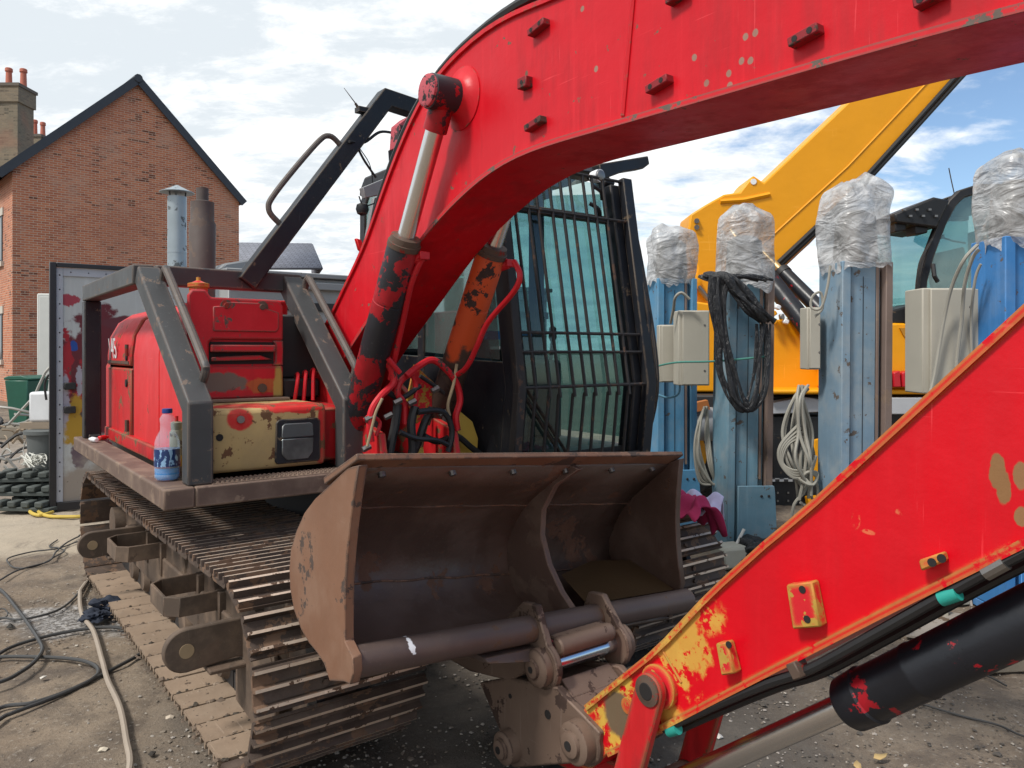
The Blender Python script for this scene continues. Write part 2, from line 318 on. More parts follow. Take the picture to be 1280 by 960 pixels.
M['pink'] = paint('faded_red_head', (.42, .07, .09), .2, chip=(.05, .04, .045), amt=.13, cs=22, rough=.55)
def glass(name, tint, refl=.12, alpha=.75):
    s = G(name); s.t.nodes.remove(s.b); tr = s.n('ShaderNodeBsdfTransparent'); gl = s.n('ShaderNodeBsdfGlossy'); di = s.n('ShaderNodeBsdfDiffuse')
    tr.inputs[0].default_value = (*tint, 1); gl.inputs['Roughness'].default_value = .04; gl.inputs[0].default_value = (.85, 1, .98, 1)
    di.inputs[0].default_value = (tint[0] * .5, tint[1] * .55, tint[2] * .55, 1)
    lw = s.n('ShaderNodeLayerWeight'); lw.inputs[0].default_value = .5; fc = s.math('MULTIPLY', s.math('POWER', lw.outputs['Facing'], 3.5), .7)
    m0 = s.n('ShaderNodeMixShader'); s.setv(m0.inputs[0], s.math('MULTIPLY_ADD', s.noise(3, 4), .12, 1 - alpha)); s.l(tr.outputs[0], m0.inputs[1]); s.l(di.outputs[0], m0.inputs[2])
    m1 = s.n('ShaderNodeMixShader'); s.setv(m1.inputs[0], s.math('ADD', fc, refl, clamp=True)); s.l(m0.outputs[0], m1.inputs[1]); s.l(gl.outputs[0], m1.inputs[2])
    s.l(m1.outputs[0], s.out.inputs[0]); return s.m
M['glass'] = glass('teal_cab_glass', (.52, .70, .70), .06, .99)
M['glass2'] = glass('dusty_cab_glass', (.56, .72, .70), .10, .84)

# ------------------------------------------------------------------ ground
def build_ground():
    def axis(a, b, d, far):
        n = int((b - a) / d); xs = [a + (b - a) * i / n for i in range(n + 1)]; s = d
        lo, hi = [], []; x = a; 
        while x > -far: s *= 1.35; x -= s; lo.append(x)
        s = d; x = b
        while x < far: s *= 1.35; x += s; hi.append(x)
        return lo[::-1] + xs + hi
    X = axis(-6, 6.5, .05, 1500); Y = axis(.5, 9, .045, 1500)
    vs = []; nx = len(X)
    for y in Y:
        for x in X:
            near = max(0, 1 - max(0, abs(x) - 6) / 6) * max(0, 1 - max(0, y - 9) / 8) * (1 if y > 0 else 0)
            p = Vector((x, y, 0)); h = 0
            if near > 0:
                h = .020 * noise.noise(p * .9) + .012 * noise.noise(p * 2.7) + .010 * noise.noise(p * 7) + .006 * noise.noise(p * 17)
                h = min(h, .03) * near - .008
            vs.append((x, y, h))
    fs = [(j * nx + i, j * nx + i + 1, (j + 1) * nx + i + 1, (j + 1) * nx + i) for j in range(len(Y) - 1) for i in range(nx - 1)]
    s = G('dirt_yard')
    n1 = s.noise(.7, 6, .6); n2 = s.noise(3.2, 8, .68); n3 = s.noise(38, 6, .7); n4 = s.noise(120, 3, .7)
    col = s.mix(s.step(n1, .35, .65), (.165, .122, .085), (.25, .195, .140))
    col = s.mix(s.step(n2, .40, .66), col, (.11, .085, .064))
    col = s.mix(s.math('MULTIPLY', s.step(n3, .55, .68), .7), col, (.32, .28, .23))
    col = s.mix(s.math('MULTIPLY', s.step(n4, .64, .72), .6), col, (.42, .38, .32))
    col = s.mix(s.math('MULTIPLY', s.step(s.noise(55, 4, .7, s.map(loc=(3, 5, 0))), .58, .66), .8), col, (.05, .042, .036))
    # dark oily grit, with shade painted in, between bucket and tracks and towards the lifts, pale worn concrete further back on the left, a damp patch with grey gravel
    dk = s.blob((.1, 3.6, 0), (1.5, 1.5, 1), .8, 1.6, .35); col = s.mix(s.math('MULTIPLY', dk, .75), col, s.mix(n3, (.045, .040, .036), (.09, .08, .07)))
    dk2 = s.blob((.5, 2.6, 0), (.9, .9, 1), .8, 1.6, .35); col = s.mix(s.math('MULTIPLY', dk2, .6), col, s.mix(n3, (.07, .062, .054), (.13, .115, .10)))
    pc = s.blob((-4.4, 7.2, 0), (2.2, 1.2, 1), .35, 1.3, .12); col = s.mix(s.math('MULTIPLY', pc, .85), col, s.mix(n2, (.44, .37, .28), (.34, .29, .22)))
    st_ = s.step(s.noise(1.3, 7, .7, s.map(loc=(7, 1, 0)), .8), .50, .64); col = s.mix(s.math('MULTIPLY', st_, .6), col, (.075, .056, .042))
    vo = s.n('ShaderNodeTexVoronoi'); vo.feature = 'DISTANCE_TO_EDGE'; s.l(s.map((1, 1, 1)), vo.inputs['Vector']); vo.inputs['Scale'].default_value = 2.6
    wet = s.blob((-2.35, 4.65, 0), (.75, .28, 1), .9, 3.2, .3); col = s.mix(s.math('MULTIPLY', wet, .8), col, s.mix(s.step(n3, .42, .6), (.10, .095, .09), (.45, .44, .43)))
    far = s.blob((-5, 11, 0), (6, 3, 1), .5, .8, .3); col = s.mix(s.math('MULTIPLY', far, .5), col, (.30, .26, .22))
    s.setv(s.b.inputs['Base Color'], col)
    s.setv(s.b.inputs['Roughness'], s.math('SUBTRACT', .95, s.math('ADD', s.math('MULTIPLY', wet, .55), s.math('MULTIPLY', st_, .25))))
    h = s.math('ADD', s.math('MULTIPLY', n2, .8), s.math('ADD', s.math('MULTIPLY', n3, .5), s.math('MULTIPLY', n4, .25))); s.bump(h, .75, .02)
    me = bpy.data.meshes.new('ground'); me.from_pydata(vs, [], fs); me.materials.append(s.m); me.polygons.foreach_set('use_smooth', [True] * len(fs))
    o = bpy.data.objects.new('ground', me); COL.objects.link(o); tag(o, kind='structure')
build_ground()
def pebble(mb, c, r, seed):
    rn = random.Random(seed); a = rn.uniform(0, 6.28); ca, sa = math.cos(a), math.sin(a); q = [(1, 0, 0), (-1, 0, 0), (0, 1, 0), (0, -1, 0), (0, 0, 1), (.6, .6, .5), (-.6, .55, .5), (.5, -.6, .55), (-.5, -.6, .45)]
    vs = []
    for x, y, z in q:
        k = r * rn.uniform(.65, 1.2); x *= k * 1.2; y *= k; z *= k * .7; vs.append((c[0] + x * ca - y * sa, c[1] + x * sa + y * ca, c[2] + z))
    mb.add(vs, [(0, 2, 5), (2, 1, 6), (1, 3, 8), (3, 0, 7), (4, 5, 6), (4, 6, 8), (4, 8, 7), (4, 7, 5), (5, 2, 6), (6, 1, 8), (8, 3, 7), (7, 0, 5)])
def build_gravel():
    mb = MB(); rn = random.Random(3); k = 0
    while k < 14500:
        if k < 4200: x, y = rn.uniform(-3.6, 4), rn.uniform(1.6, 7.5)
        elif k < 6600: x, y = rn.gauss(-.95, .35), rn.uniform(1.9, 4.6)
        elif k < 9000: x, y = rn.gauss(.5, .9), rn.gauss(3.0, .8)
        else: x, y = rn.uniform(-.7, 2.2), rn.uniform(1.9, 4.4)
        if 3000 < k < 4200: x, y = rn.gauss(-2.3, .5), rn.gauss(4.7, .35)
        k += 1
        if noise.noise(Vector((x * 1.7, y * 1.7, 3))) < rn.uniform(-.6, .25): continue
        r = .0035 + .006 * rn.random() ** 2 + (.012 * rn.random() if rn.random() < .03 else 0)
        mb.mat(rn.choice((0, 0, 0, 1, 1, 2)) if k < 9000 else rn.choice((0, 3, 3, 3, 1))); pebble(mb, (x, y, -.004 + .018 * noise.noise(Vector((x, y, 0)) * .9)), r, k)
    mb.obj('gravel', [plain('grit_brown', (.17, .14, .11), .9), plain('grit_grey', (.30, .27, .24), .9), plain('grit_pale', (.38, .34, .29), .8), plain('grit_dark', (.075, .065, .056), .85)], ang=20,
           label='loose grey and brown grit scattered over the dirt yard', cat='gravel', kind='stuff')
build_gravel()

# ------------------------------------------------------------------ red excavator
EX = thing('tracked_excavator', 'big red tracked excavator with a wide brown bucket and worn black guard rails', 'excavator', tuple(Od), math.atan2(Fd.y, Fd.x))
VC = -.125      # centre plane of boom and stick
def rails(pts, v): return [(p[0], v, p[1]) for p in pts]

# ---- tracks
TP_TOP, TP_R, TF, TR_ = .755, .335, .485, -2.55
zc = TP_TOP - TP_R - .005; per = 2 * (TF - TR_) + 2 * math.pi * TP_R
def on_loop(s):
    s %= per; Ls = TF - TR_
    if s < Ls: return TR_ + s, zc + TP_R, 0.0
    s -= Ls; A = math.pi * TP_R
    if s < A: a = s / TP_R; return TF + TP_R * math.sin(a), zc + TP_R * math.cos(a), a
    s -= A
    if s < Ls: return TF - s, zc - TP_R, math.pi
    s -= Ls; a = math.pi + s / TP_R; return TR_ + TP_R * math.sin(a), zc + TP_R * math.cos(a), a
def shoe_mesh(name, mats):
    mb = MB(); hw = .328
    mb.prism([(-.080, -.004), (-.066, -.012), (.066, -.012), (.080, .000), (.080, .012), (.066, .004), (-.066, .004), (-.080, .010)], -hw, hw)
    for x in (-.062, -.004, .056):
        w, h = .010, .030
        for a, b in ((-hw, hw),):
            vs = [(x - w, a, .002), (x + w, a, .002), (x + w * .55, a, h), (x - w * .55, a, h), (x - w, b, .002), (x + w, b, .002), (x + w * .55, b, h), (x - w * .55, b, h)]
            mb.mat(0).add(vs, [(0, 1, 2, 3), (7, 6, 5, 4), (1, 5, 6, 2), (0, 3, 7, 4)]); mb.mat(1).add(vs, [(3, 2, 6, 7)]); mb.mat(0)
    for y in (-.17, .17):
        for x in (-.033, .028): mb.cyl((x, y * .45, .002), (x, y * .45, .016), .012, n=6)
    return mb.mesh(name, mats, 30)
SH = shoe_mesh('track_shoe', [M['shoe'], M['worn']]); SHL = shoe_mesh('dusty_track_shoe', [M['shoe_low'], M['shoe_low']])
def track(vc, sgn, detail=True):
    T = thing('crawler_track', None, None, (0, 0, 0), parent=EX)
    n = 47
    for i in range(n):
        u, z, a = on_loop(per * i / n + .03)
        sag = -.018 * math.sin(math.pi * min(1, max(0, (u - TR_) / (TF - TR_)))) if a == 0 else 0
        Mx = Matrix.Translation((u, vc, z + sag + random.uniform(-.002, .002))) @ Matrix.Rotation(a + random.uniform(-.012, .012), 4, 'Y') @ Matrix.Rotation(random.uniform(-.004, .004), 4, 'Z')
        link('track_shoe', SHL if abs(a - math.pi) < .01 else SH, T, Mx)
    c = MB()
    for i in range(n * 1):
        u, z, a = on_loop(per * (i + .5) / n)
        for y in (-.085, .085): c.box((u - .05 * math.sin(a), vc + y, z - .05 * math.cos(a)), (.16, .03, .075), Matrix.Rotation(a, 3, 'Y'))
    tag(c.obj('track_chain', M['dark'], T), kind='stuff')
    f = MB(); vi, vo = vc - .16, vc + .16
    f.prism([(TR_ + .2, .26), (TF - .25, .26), (TF - .12, .34), (TF - .2, .46), (TR_ + .35, .46), (TR_ + .15, .38)], vi, vo)
    f.prism([(TR_ + .3, .44), (TF - .3, .44), (TF - .3, .52), (TR_ + .3, .52)], vc - .09, vc + .09)
    f.obj('track_frame', M['frame'], T, bev=.008)
    for uc, h in ((-1.05, .18), (-.52, .17), (.08, .15)):
        hb = MB(); prof = [(uc - .26, .45)] + [(uc + .24 * math.cos(R(a)), .46 + h * math.sin(R(a))) for a in range(170, 9, -20)] + [(uc + .26, .45)]
        hb.prism(prof, vc - .14, vc + .14); hb.obj('carrier_cover', M['frame'], T, bev=.006)
    for k in range(8):
        u = TR_ + .38 + k * .32; r = MB(); r.lathe((u, vc - .13, .185), (0, 1, 0), [(0, .07), (.03, .09), (.06, .075), (.2, .075), (.23, .09), (.26, .07)], 16); r.obj('track_roller', M['frame'], T)
    for u, nm in ((TF - .01, 'idler'), (TR_ + .01, 'sprocket')):
        r = MB(); r.lathe((u, vc - .11, zc), (0, 1, 0), [(0, .10), (.01, .25), (.03, .30), (.05, .31), (.17, .31), (.19, .30), (.21, .25), (.22, .10)], 28)
        r.lathe((u, vc - .19, zc), (0, 1, 0), [(0, .05), (.01, .11), (.38, .11), (.39, .05)], 16); r.obj(nm, M['frame'], T)
    if detail:
        # flat front/rear guard cheeks of the frame
        ck = MB(); ck.prism([(TF - .34, .16), (TF + .02, .13), (TF + .12, .20), (TF + .10, .48), (TF - .12, .56), (TF - .34, .5)], vc - .175, vc - .155); ck.obj('idler_cheek', M['frame'], T, bev=.004)
        # towing lugs standing out sideways
        for uL, zL, k in ((.22, .44, 1), (-1.93, .42, .95)):
            l = MB(); ve = vc - .475; r_ = .085 * k
            prof = [(vc - .1, zL + r_)] + [(ve + r_ + r_ * math.cos(R(a)), zL + r_ * math.sin(R(a))) for a in range(90, 271, 15)] + [(vc - .2, zL - r_ * .8), (vc - .1, zL - r_)]
            l.prism(prof, uL - .018, uL + .018, 'vz'); l.prism([(ve + .16, zL - r_ * .98), (vc - .1, zL - r_ * .98), (vc - .1, zL - r_ * 1.2), (ve + .16, zL - r_ * 1.2)], uL - .05, uL + .06, 'vz')
            lo = l.obj('towing_lug', M['frame'], T, bev=.006, seg=2)
            b = MB(); b.cyl((uL + .017, ve + r_, zL), (uL + .021, ve + r_, zL), .028, n=18); b.obj('lug_hole', M['hose_tan'], T)
        # bent strap steps
        for uS, zS in ((-1.38, .50), (-.30, .50)):
            s_ = MB(); vin, vout = vc - .12, vc - .375
            path = [(uS - .17, vin, zS), (uS - .17, vout + .05, zS), (uS - .12, vout, zS), (uS + .12, vout, zS), (uS + .17, vout + .05, zS), (uS + .17, vin, zS)]
            s_.beam(path, .085, .014, side=(0, 0, 1)); s_.obj('strap_step', M['frame'], T, bev=.003)
            [MB().bx(uS + a_, uS + a_ + .06, vin - .05, vin + .02, .36, zS + .04).obj('step_bracket', M['frame'], T, bev=.004) for a_ in (-.2, .14)]
    return T
track(-.828, -1); track(1.0, 1, False)
db = MB(); rn_ = random.Random(21)
for k in range(900):
    u = rn_.uniform(-2.6, .5); v = rn_.uniform(-1.15, -.95) if k % 3 else rn_.uniform(-1.2, -1.0)
    db.mat(k % 3); pebble(db, (u, v, zc - TP_R + .004), rn_.uniform(.004, .013) * (1.6 if rn_.random() < .05 else 1), k)
for k in range(500):
    u = rn_.uniform(-2.5, .45); v = rn_.uniform(-1.14, -.52); pebble(db, (u, v, zc + TP_R - .012), rn_.uniform(.004, .010), k + 2000)
db.obj('track_dirt', [plain('dirt_crumb', (.13, .095, .07), .95), plain('dirt_crumb_pale', (.26, .20, .15), .95), plain('dirt_crumb_dark', (.05, .04, .03), .95)], EX, ang=20, kind='stuff')
cb = MB(); cb.prism([(-1.7, .38), (-.1, .38), (0, .5), (-.15, .74), (-1.6, .74), (-1.8, .55)], -.56, .56); cb.cyl((-.8, 0, .72), (-.8, 0, .93), .52, n=32)
cb.obj('car_body', M['dark'], EX, bev=.01)

# ---- deck, guard rails
dk = MB(); dk.bx(-2.6, -.10, -1.0, 1.2, .93, 1.02); dk.bx(-.10, .12, .34, 1.2, .90, .99); dk.obj('deck', M['dark'], EX, bev=.004)
b = MB(); b.beam([(-2.46, -1.19, .993), (-.045, -1.19, .993)], .125, .088); b.obj('deck_side_beam', M['beam'], EX, bev=.008, seg=2)
b = MB(); b.bx(-.105, .018, -1.127, -.32, .949, 1.037); b.bx(-.043, .018, -1.2525, -1.1285, .949, 1.037); b.obj('deck_front_beam', M['beam'], EX, bev=.008, seg=2)
tr = MB()
for i in range(30):
    v = -1.03 + i * .021
    for j in range(4):
        u = -.092 + j * .028; tr.cyl((u, v, 1.038), (u, v, 1.047), .008, .006, 6)
tr.bx(-.105, .012, -1.055, -.40, 1.034, 1.0395); tag(tr.obj('tread_plate', M['beam'], EX), kind='stuff')
A1 = [(-.055, -1.10, 1.037), (-.055, -1.10, 1.365), (-.77, -1.15, 1.985)]
A2 = [(-.055, -.40, 1.037), (-.055, -.40, 1.355), (-.82, -.40, 1.985)]
for A in (A1, A2):
    q = MB(); q.beam(A, .105, .10, side=(0, 1, 0)); q.obj('guard_post', M['guard'], EX, bev=.008, seg=2)
    d = (Vector(A[2]) - Vector(A[1])).normalized(); nrm = Vector((d.z, 0, -d.x)).normalized()
    if nrm.x < 0: nrm = -nrm
    a = Vector(A[1]) + d * .12; c_ = Vector(A[2]) - d * .10; off = nrm * .085; sd = Vector((0, .045, 0))
    h = MB(); h.tube([a + nrm * .04 + sd, a + off * 1.25 + sd, a + off * 1.4 + d * .08 + sd, c_ + off * 1.4 - d * .08 + sd, c_ + off * 1.25 + sd, c_ + nrm * .04 + sd], .019, 10, 5)
    h.obj('grab_handle', M['guard'], EX)
q = MB(); q.beam([(-.80, -1.115, 1.985), (-.845, -.35, 1.985)], .10, .10); q.obj('guard_rail', M['guard'], EX, bev=.008, seg=2)
q = MB(); q.beam([(-.79, -1.165, 1.985), (-2.36, -1.165, 1.985)], .10, .102); q.obj('guard_rail', M['guard'], EX, bev=.008, seg=2)
q = MB(); q.beam([(-2.33, -1.165, 1.933), (-2.33, -1.165, 1.037)], .10, .10, side=(1, 0, 0)); q.obj('guard_post', M['cabblack'], EX, bev=.008, seg=2)
# tall frame from the guard rail up to the cab roof
um = -.78
def FQ(px, py): v, z = mq(px, py, um); return Vector((um, v, z))
F0, F1 = FQ(312, 347), FQ(481, 124); F2 = Vector((um, .62, FQ(545, 143).z - .02))
q = MB(); q.beam([F0 - (F1 - F0) * .03, F1, F2, Vector((um, .66, 2.75))], .10, .10, side=(1, 0, 0)); q.obj('roof_guard_frame', M['cabblack'], EX, bev=.006, seg=2)
q = MB(); q.tube([FQ(350, 280), FQ(336, 262), FQ(345, 240), FQ(395, 180), FQ(412, 170), FQ(426, 182)], .016, 10, 6); q.obj('grab_handle', M['guard'], EX)
q = MB(); q.tube([FQ(448, 134), FQ(430, 110)], [.004, .0015], 5); q.cyl(FQ(450, 138), FQ(444, 129), .011, .007, 8); q.box(FQ(452, 138) , (.06, .06, .03)); q.obj('aerial', M['black'], EX)
q = MB(); q.tube([FQ(430, 180) + Vector((.07, 0, 0)), FQ(455, 178), FQ(475, 165), FQ(495, 167)], .009, 6, 6); q.tube([FQ(445, 180), FQ(455, 200), FQ(470, 222)], .007, 6, 6); q.tube([FQ(447, 182), FQ(462, 205), FQ(466, 230)], .003, 5, 4); q.obj('roof_cable', M['hose_black'], EX)

# ---- engine hood and boxes on the machine's right side
prof = [(-1.05, 1.05), (-1.05, 1.58), (-1.035, 1.70), (-.985, 1.79), (-.90, 1.85), (-.78, 1.885), (-.35, 1.90), (-.35, 1.05)]
h = MB(); h.prism(prof, -1.62, -.98, 'vz'); h.obj('engine_hood', M['hood'], EX, bev=.012, seg=2, ang=60)
h = MB(); h.prism([(-1.049, 1.05), (-1.049, 1.58), (-1.034, 1.70), (-.984, 1.79), (-.90, 1.845), (-.78, 1.865), (-.575, 1.865), (-.575, 1.05)], -.978, -.476, 'vz'); h.obj('side_cowl', M['hood'], EX, bev=.012, seg=2, ang=60)
p2 = [(v + .012 * (v < -.5), z - .008) for v, z in prof]
h = MB(); h.prism(p2, -1.70, -1.60, 'vz'); h.obj('hood_seam', M['hole'], EX, ang=60)
for (z0, z1, nm) in ((1.06, 1.50, 0), (1.515, 9, 1)):
    pp = [(-1.055, z0), (-1.055, min(z1, 1.58))] + ([(-1.04, 1.70), (-.99, 1.795), (-.905, 1.855), (-.785, 1.89), (-.36, 1.905)] if nm else [(-.36, z1)]) + [(-.36, z0)]
    h = MB(); h.prism(pp, -2.43, -1.685, 'vz'); d_ = h.obj('engine_door', M['hood_rear'], EX, bev=.008, ang=60)
    q = MB(); q.cyl((-1.722, -1.068, z0 + .06), (-1.722, -1.068, z0 + .13), .011, n=8); q.obj('door_hinge', M['gland'], d_)
    q = MB(); q.bx(-2.40, -1.72, -1.0595, -1.056, z0 + .012, z0 + .03); q.obj('door_seam_strip', M['gland'], d_)
    q = MB(); q.cyl((-1.78, -1.055, min(z1, 1.66) - .09), (-1.78, -1.064, min(z1, 1.66) - .09), .024, n=14); q.obj('door_latch', M['hole'], d_)
q = MB(); q.prism(p2, -2.44, -2.425, 'vz'); q.obj('hood_end_trim', M['black'], EX)
cw = MB(); cw.prism([(-1.0, .98), (-1.0, 1.5), (-.9, 1.7), (.9, 1.7), (1.05, 1.5), (1.05, .98)], -2.85, -2.45, 'vz'); cw.obj('counterweight', M['hood_rear'], EX, bev=.03, seg=2)
rf = MB(); rf.bx(-2.42, -1.70, -.349, 1.0, 1.0, 1.72); rf.obj('engine_bay', M['dark'], EX)
sk = MB(); sk.bx(-2.42, -.2, -1.075, -1.02, 1.02, 1.10); sk.obj('side_sill', M['hood_rear'], EX, bev=.006)
cur = bpy.data.curves.new('number', 'FONT'); cur.body = '145'; cur.size = .19; cur.extrude = .0008; cur.shear = .3
tmp = bpy.data.objects.new('tmp', cur); COL.objects.link(tmp); bpy.context.view_layer.update()
me = bpy.data.meshes.new_from_object(tmp.evaluated_get(bpy.context.evaluated_depsgraph_get())); bpy.data.objects.remove(tmp)
me.materials.append(M['white']); o = link('model_number', me, EX, Matrix.Translation((-2.36, -1.0575, 1.56)) @ Matrix.Rotation(R(8), 4, 'X') @ Matrix.Rotation(R(90), 4, 'X'))

t = MB(); t.bx(-.60, -.474, -1.035, -.58, 1.36, 1.84); TK = t.obj('fuel_tank', M['tank'], EX, bev=.02, seg=3)
# front face of the tank: frame with a raised plate above and a step recess below
uf = -.455
t = MB()
t.prism([(-1.04, 1.37), (-.575, 1.37), (-.575, 1.53), (-.925, 1.53), (-.94, 1.545), (-.94, 1.645), (-.925, 1.66), (-.575, 1.66), (-.575, 1.835), (-.60, 1.865), (-.93, 1.865), (-.955, 1.90), (-1.02, 1.90), (-1.04, 1.87)], -.475, uf, 'vz'); t.obj('tank_face', M['tank'], TK, bev=.01, seg=2)
t = MB(); t.prism([(-.63, 1.532), (-.575, 1.532), (-.575, 1.658), (-.63, 1.658), (-.615, 1.64), (-.615, 1.55)], -.474, uf - .002, 'vz'); t.obj('tank_face_strip', M['tank'], TK, bev=.004)
t = MB(); t.prism([(-.935, 1.60), (-.622, 1.60), (-.622, 1.635), (-.935, 1.635)], -.474, -.432, 'vz'); t.obj('tank_step', M['tank'], TK, bev=.006, seg=2)
t = MB(); t.prism([(-.93, 1.555), (-.63, 1.562), (-.70, 1.585), (-.93, 1.575)], -.469, -.452, 'vz'); t.obj('recess_lip', M['tank'], TK, bev=.004)
t = MB(); t.bx(-.4735, -.470, -.94, -.62, 1.54, 1.65); t.obj('step_recess', M['hole'], TK)
t = MB(); t.prism([(-.925, 1.70), (-.615, 1.70), (-.60, 1.72), (-.60, 1.80), (-.68, 1.825), (-.70, 1.845), (-.86, 1.845), (-.88, 1.825), (-.925, 1.82)], uf, uf + .010, 'vz'); t.obj('tank_plate', M['tank'], TK, bev=.004)
for v in (-.86, -.685): q = MB(); q.lathe((uf, v, 1.825), (1, 0, 0), [(0, .03), (.008, .03), (.009, .016), (.016, .014)], 12); q.obj('bolt', M['gland'], TK)
q = MB(); q.cyl((uf, -.685, 1.42), (uf + .012, -.685, 1.42), .022, n=12); q.obj('bolt', M['gland'], TK)
q = MB(); q.bx(uf - .001, uf + .003, -.648, -.632, 1.71, 1.79); q.obj('sight_slot', M['hole'], TK)
q = MB(); q.bx(-.62, -.40, -1.04, -.56, 1.358, 1.372); q.obj('top_tread', M['beam'], EX, bev=.003)
q = MB(); q.lathe((-.55, -.965, 1.80), (0, 0, 1), [(0, .043), (.115, .043), (.117, .050), (.135, .050), (.14, .03), (.15, .01), (.165, .01)], 18); q.obj('filler_cap', M['lug'], EX)
# yellow box with lamp
y = MB(); y.prism([(-.48, 1.065), (-.10, 1.065), (-.085, 1.10), (-.085, 1.335), (-.11, 1.355), (-.48, 1.355)], -1.04, -.505); YB = y.obj('tool_box', M['yellow_box'], EX, bev=.012, seg=2)
y = MB(); y.prism([(-.55, 1.07), (-.16, 1.07), (-.14, 1.33), (-.55, 1.34)], -.503, -.36); y.obj('side_box', M['hood_rear'], EX, bev=.01)
y = MB(); y.prism([(-.745, 1.085), (-.545, 1.085), (-.535, 1.10), (-.535, 1.275), (-.55, 1.29), (-.735, 1.29), (-.75, 1.275), (-.755, 1.10)], -.090, -.079, 'vz')
LP = y.obj('lamp_surround', M['cabblack'], YB, bev=.004)
def lamp_glass():
    s = G('lamp_lens'); w = s.n('ShaderNodeTexWave'); w.inputs['Scale'].default_value = 40; s.l(s.map((0, 1, 0.2)), w.inputs[0])
    s.setv(s.b.inputs['Base Color'], s.mix(s.noise(14, 3), (.05, .06, .065), (.26, .28, .29))); s.b.inputs['Roughness'].default_value = .15; s.b.inputs['Metallic'].default_value = .6
    s.bump(w.outputs[0], .4, .004); return s.m
y = MB(); y.prism([(-.725, 1.13), (-.70, 1.10), (-.60, 1.10), (-.575, 1.13), (-.572, 1.20), (-.725, 1.20)], -.079, -.070, 'vz'); y.obj('lamp_lens', lamp_glass(), LP, bev=.004)
y = MB(); y.prism([(-.725, 1.205), (-.572, 1.205), (-.575, 1.262), (-.59, 1.27), (-.71, 1.27), (-.722, 1.262)], -.079, -.071, 'vz'); y.obj('lamp_hood', M['lampg'], LP, bev=.004)
y = MB(); y.cyl((-.087, -.91, 1.30), (-.074, -.91, 1.30), .017, n=12); y.obj('bolt', M['steel'], YB)
y = MB(); y.cyl((-.087, -1.0, 1.225), (-.082, -1.0, 1.225), .016, n=12); y.obj('bolt_hole', M['hole'], YB)
# exhaust
eu, ez = mp(253, 330, -.62)
e = MB(); e.lathe((eu, -.62, 1.7), (0, 0, 1), [(0, .075), (.72, .082), (.74, .072), (.86, .072), (.87, .038), (.95, .038)], 24); e.obj('exhaust_stack', paint('burnt_exhaust', (.085, .068, .062), .3, chip=(.16, .12, .10), amt=.12, cs=8, rough=.6), EX)
M['boom_br'] = paint('grimy_bracket', (.22, .012, .018), .3, chip=(.09, .05, .04), amt=.12, cs=20, rough=.6)
# ---- boom
BN, BF = VC - .15, VC + .15        # near and far faces
def bp(px, py): return mp(px, py, BN)
bot = [(-.80, 1.22)] + [bp(*p) for p in ((440, 433), (470, 390), (500, 340), (522, 307), (545, 276), (570, 252), (592, 229), (615, 208), (645, 191), (690, 176), (735, 164), (779, 151), (960, 98), (1280, 7))]
top = [bp(*p) for p in ((398, 425), (415, 399), (434, 355), (455, 315), (487, 222), (520, 142), (543, 100), (566, 78), (592, 50), (622, 30), (655, 12), (697, 0))]
last = top[-1]; top += [(last[0] + .45, last[1] - .01), (last[0] + 1.2, last[1] - .10), (3.9, 2.62)]
bot += [(3.9, 2.20)]
sm = lambda P: [tuple(p)[:2] for p in catmull([(a, b_, 0) for a, b_ in P], 4)]
bs, ts = sm(bot), sm([(-1.02, 1.45)] + top)
# clean ordering: both run from foot to tip
B = MB(); N_ = 60
def resample(P, n):
    L_ = [0]
    for i in range(1, len(P)): L_.append(L_[-1] + math.dist(P[i], P[i - 1]))
    out = []
    for k in range(n + 1):
        t_ = L_[-1] * k / n; j = max(i for i in range(len(L_)) if L_[i] <= t_ + 1e-9); j = min(j, len(P) - 2)
        f_ = (t_ - L_[j]) / max(1e-9, L_[j + 1] - L_[j]); out.append((P[j][0] + (P[j + 1][0] - P[j][0]) * f_, P[j][1] + (P[j + 1][1] - P[j][1]) * f_))
    return out
bs, ts = resample(bs, N_), resample(ts, N_)
def relax(P, it):
    P = [tuple(p) for p in P]
    for _ in range(it): P = [P[0]] + [((P[i - 1][0] + 2 * P[i][0] + P[i + 1][0]) / 4, (P[i - 1][1] + 2 * P[i][1] + P[i + 1][1]) / 4) for i in range(1, len(P) - 1)] + [P[-1]]
    return P
bs, ts = relax(bs, 9), relax(ts, 4)
B.loft([[(b_[0], BN, b_[1]), (b_[0], BF, b_[1]), (t_[0], BF, t_[1]), (t_[0], BN, t_[1])] for b_, t_ in zip(bs, ts)])
BOOM = B.obj('boom', M['boom'], EX, ang=30)
def strip(P, th, side):   # flange plate along an edge, standing 12 mm proud of both faces
    rings = []
    for i, p in enumerate(P):
        a = Vector((*P[max(0, i - 1)], 0)); c = Vector((*P[min(len(P) - 1, i + 1)], 0)); d = (c - a).normalized(); n_ = Vector((-d.y, d.x, 0)) * side
        q0 = (p[0] + n_.x * th, p[1] + n_.y * th); q1 = (p[0] - n_.x * .004, p[1] - n_.y * .004)
        rings.append([(q1[0], BN - .012, q1[1]), (q1[0], BF + .012, q1[1]), (q0[0], BF + .012, q0[1]), (q0[0], BN - .012, q0[1])])
    return MB().loft(rings)
strip(bs, .014, -1).obj('boom_bottom_flange', M['boom'], BOOM, ang=30)
def lip(P, name):
    rings = [[(p[0], BN - .0175, p[1] + .003), (p[0], BN - .0122, p[1] + .003), (p[0], BN - .0122, p[1] - .016), (p[0], BN - .0175, p[1] - .016)] for p in P]
    return MB().loft(rings).obj(name, M['flange'], BOOM, ang=30)
lip(bs, 'flange_edge')
strip(ts, .014, 1).obj('boom_top_flange', M['boom'], BOOM, ang=30)
w0, w1 = bp(793, -12), bp(779, 149)
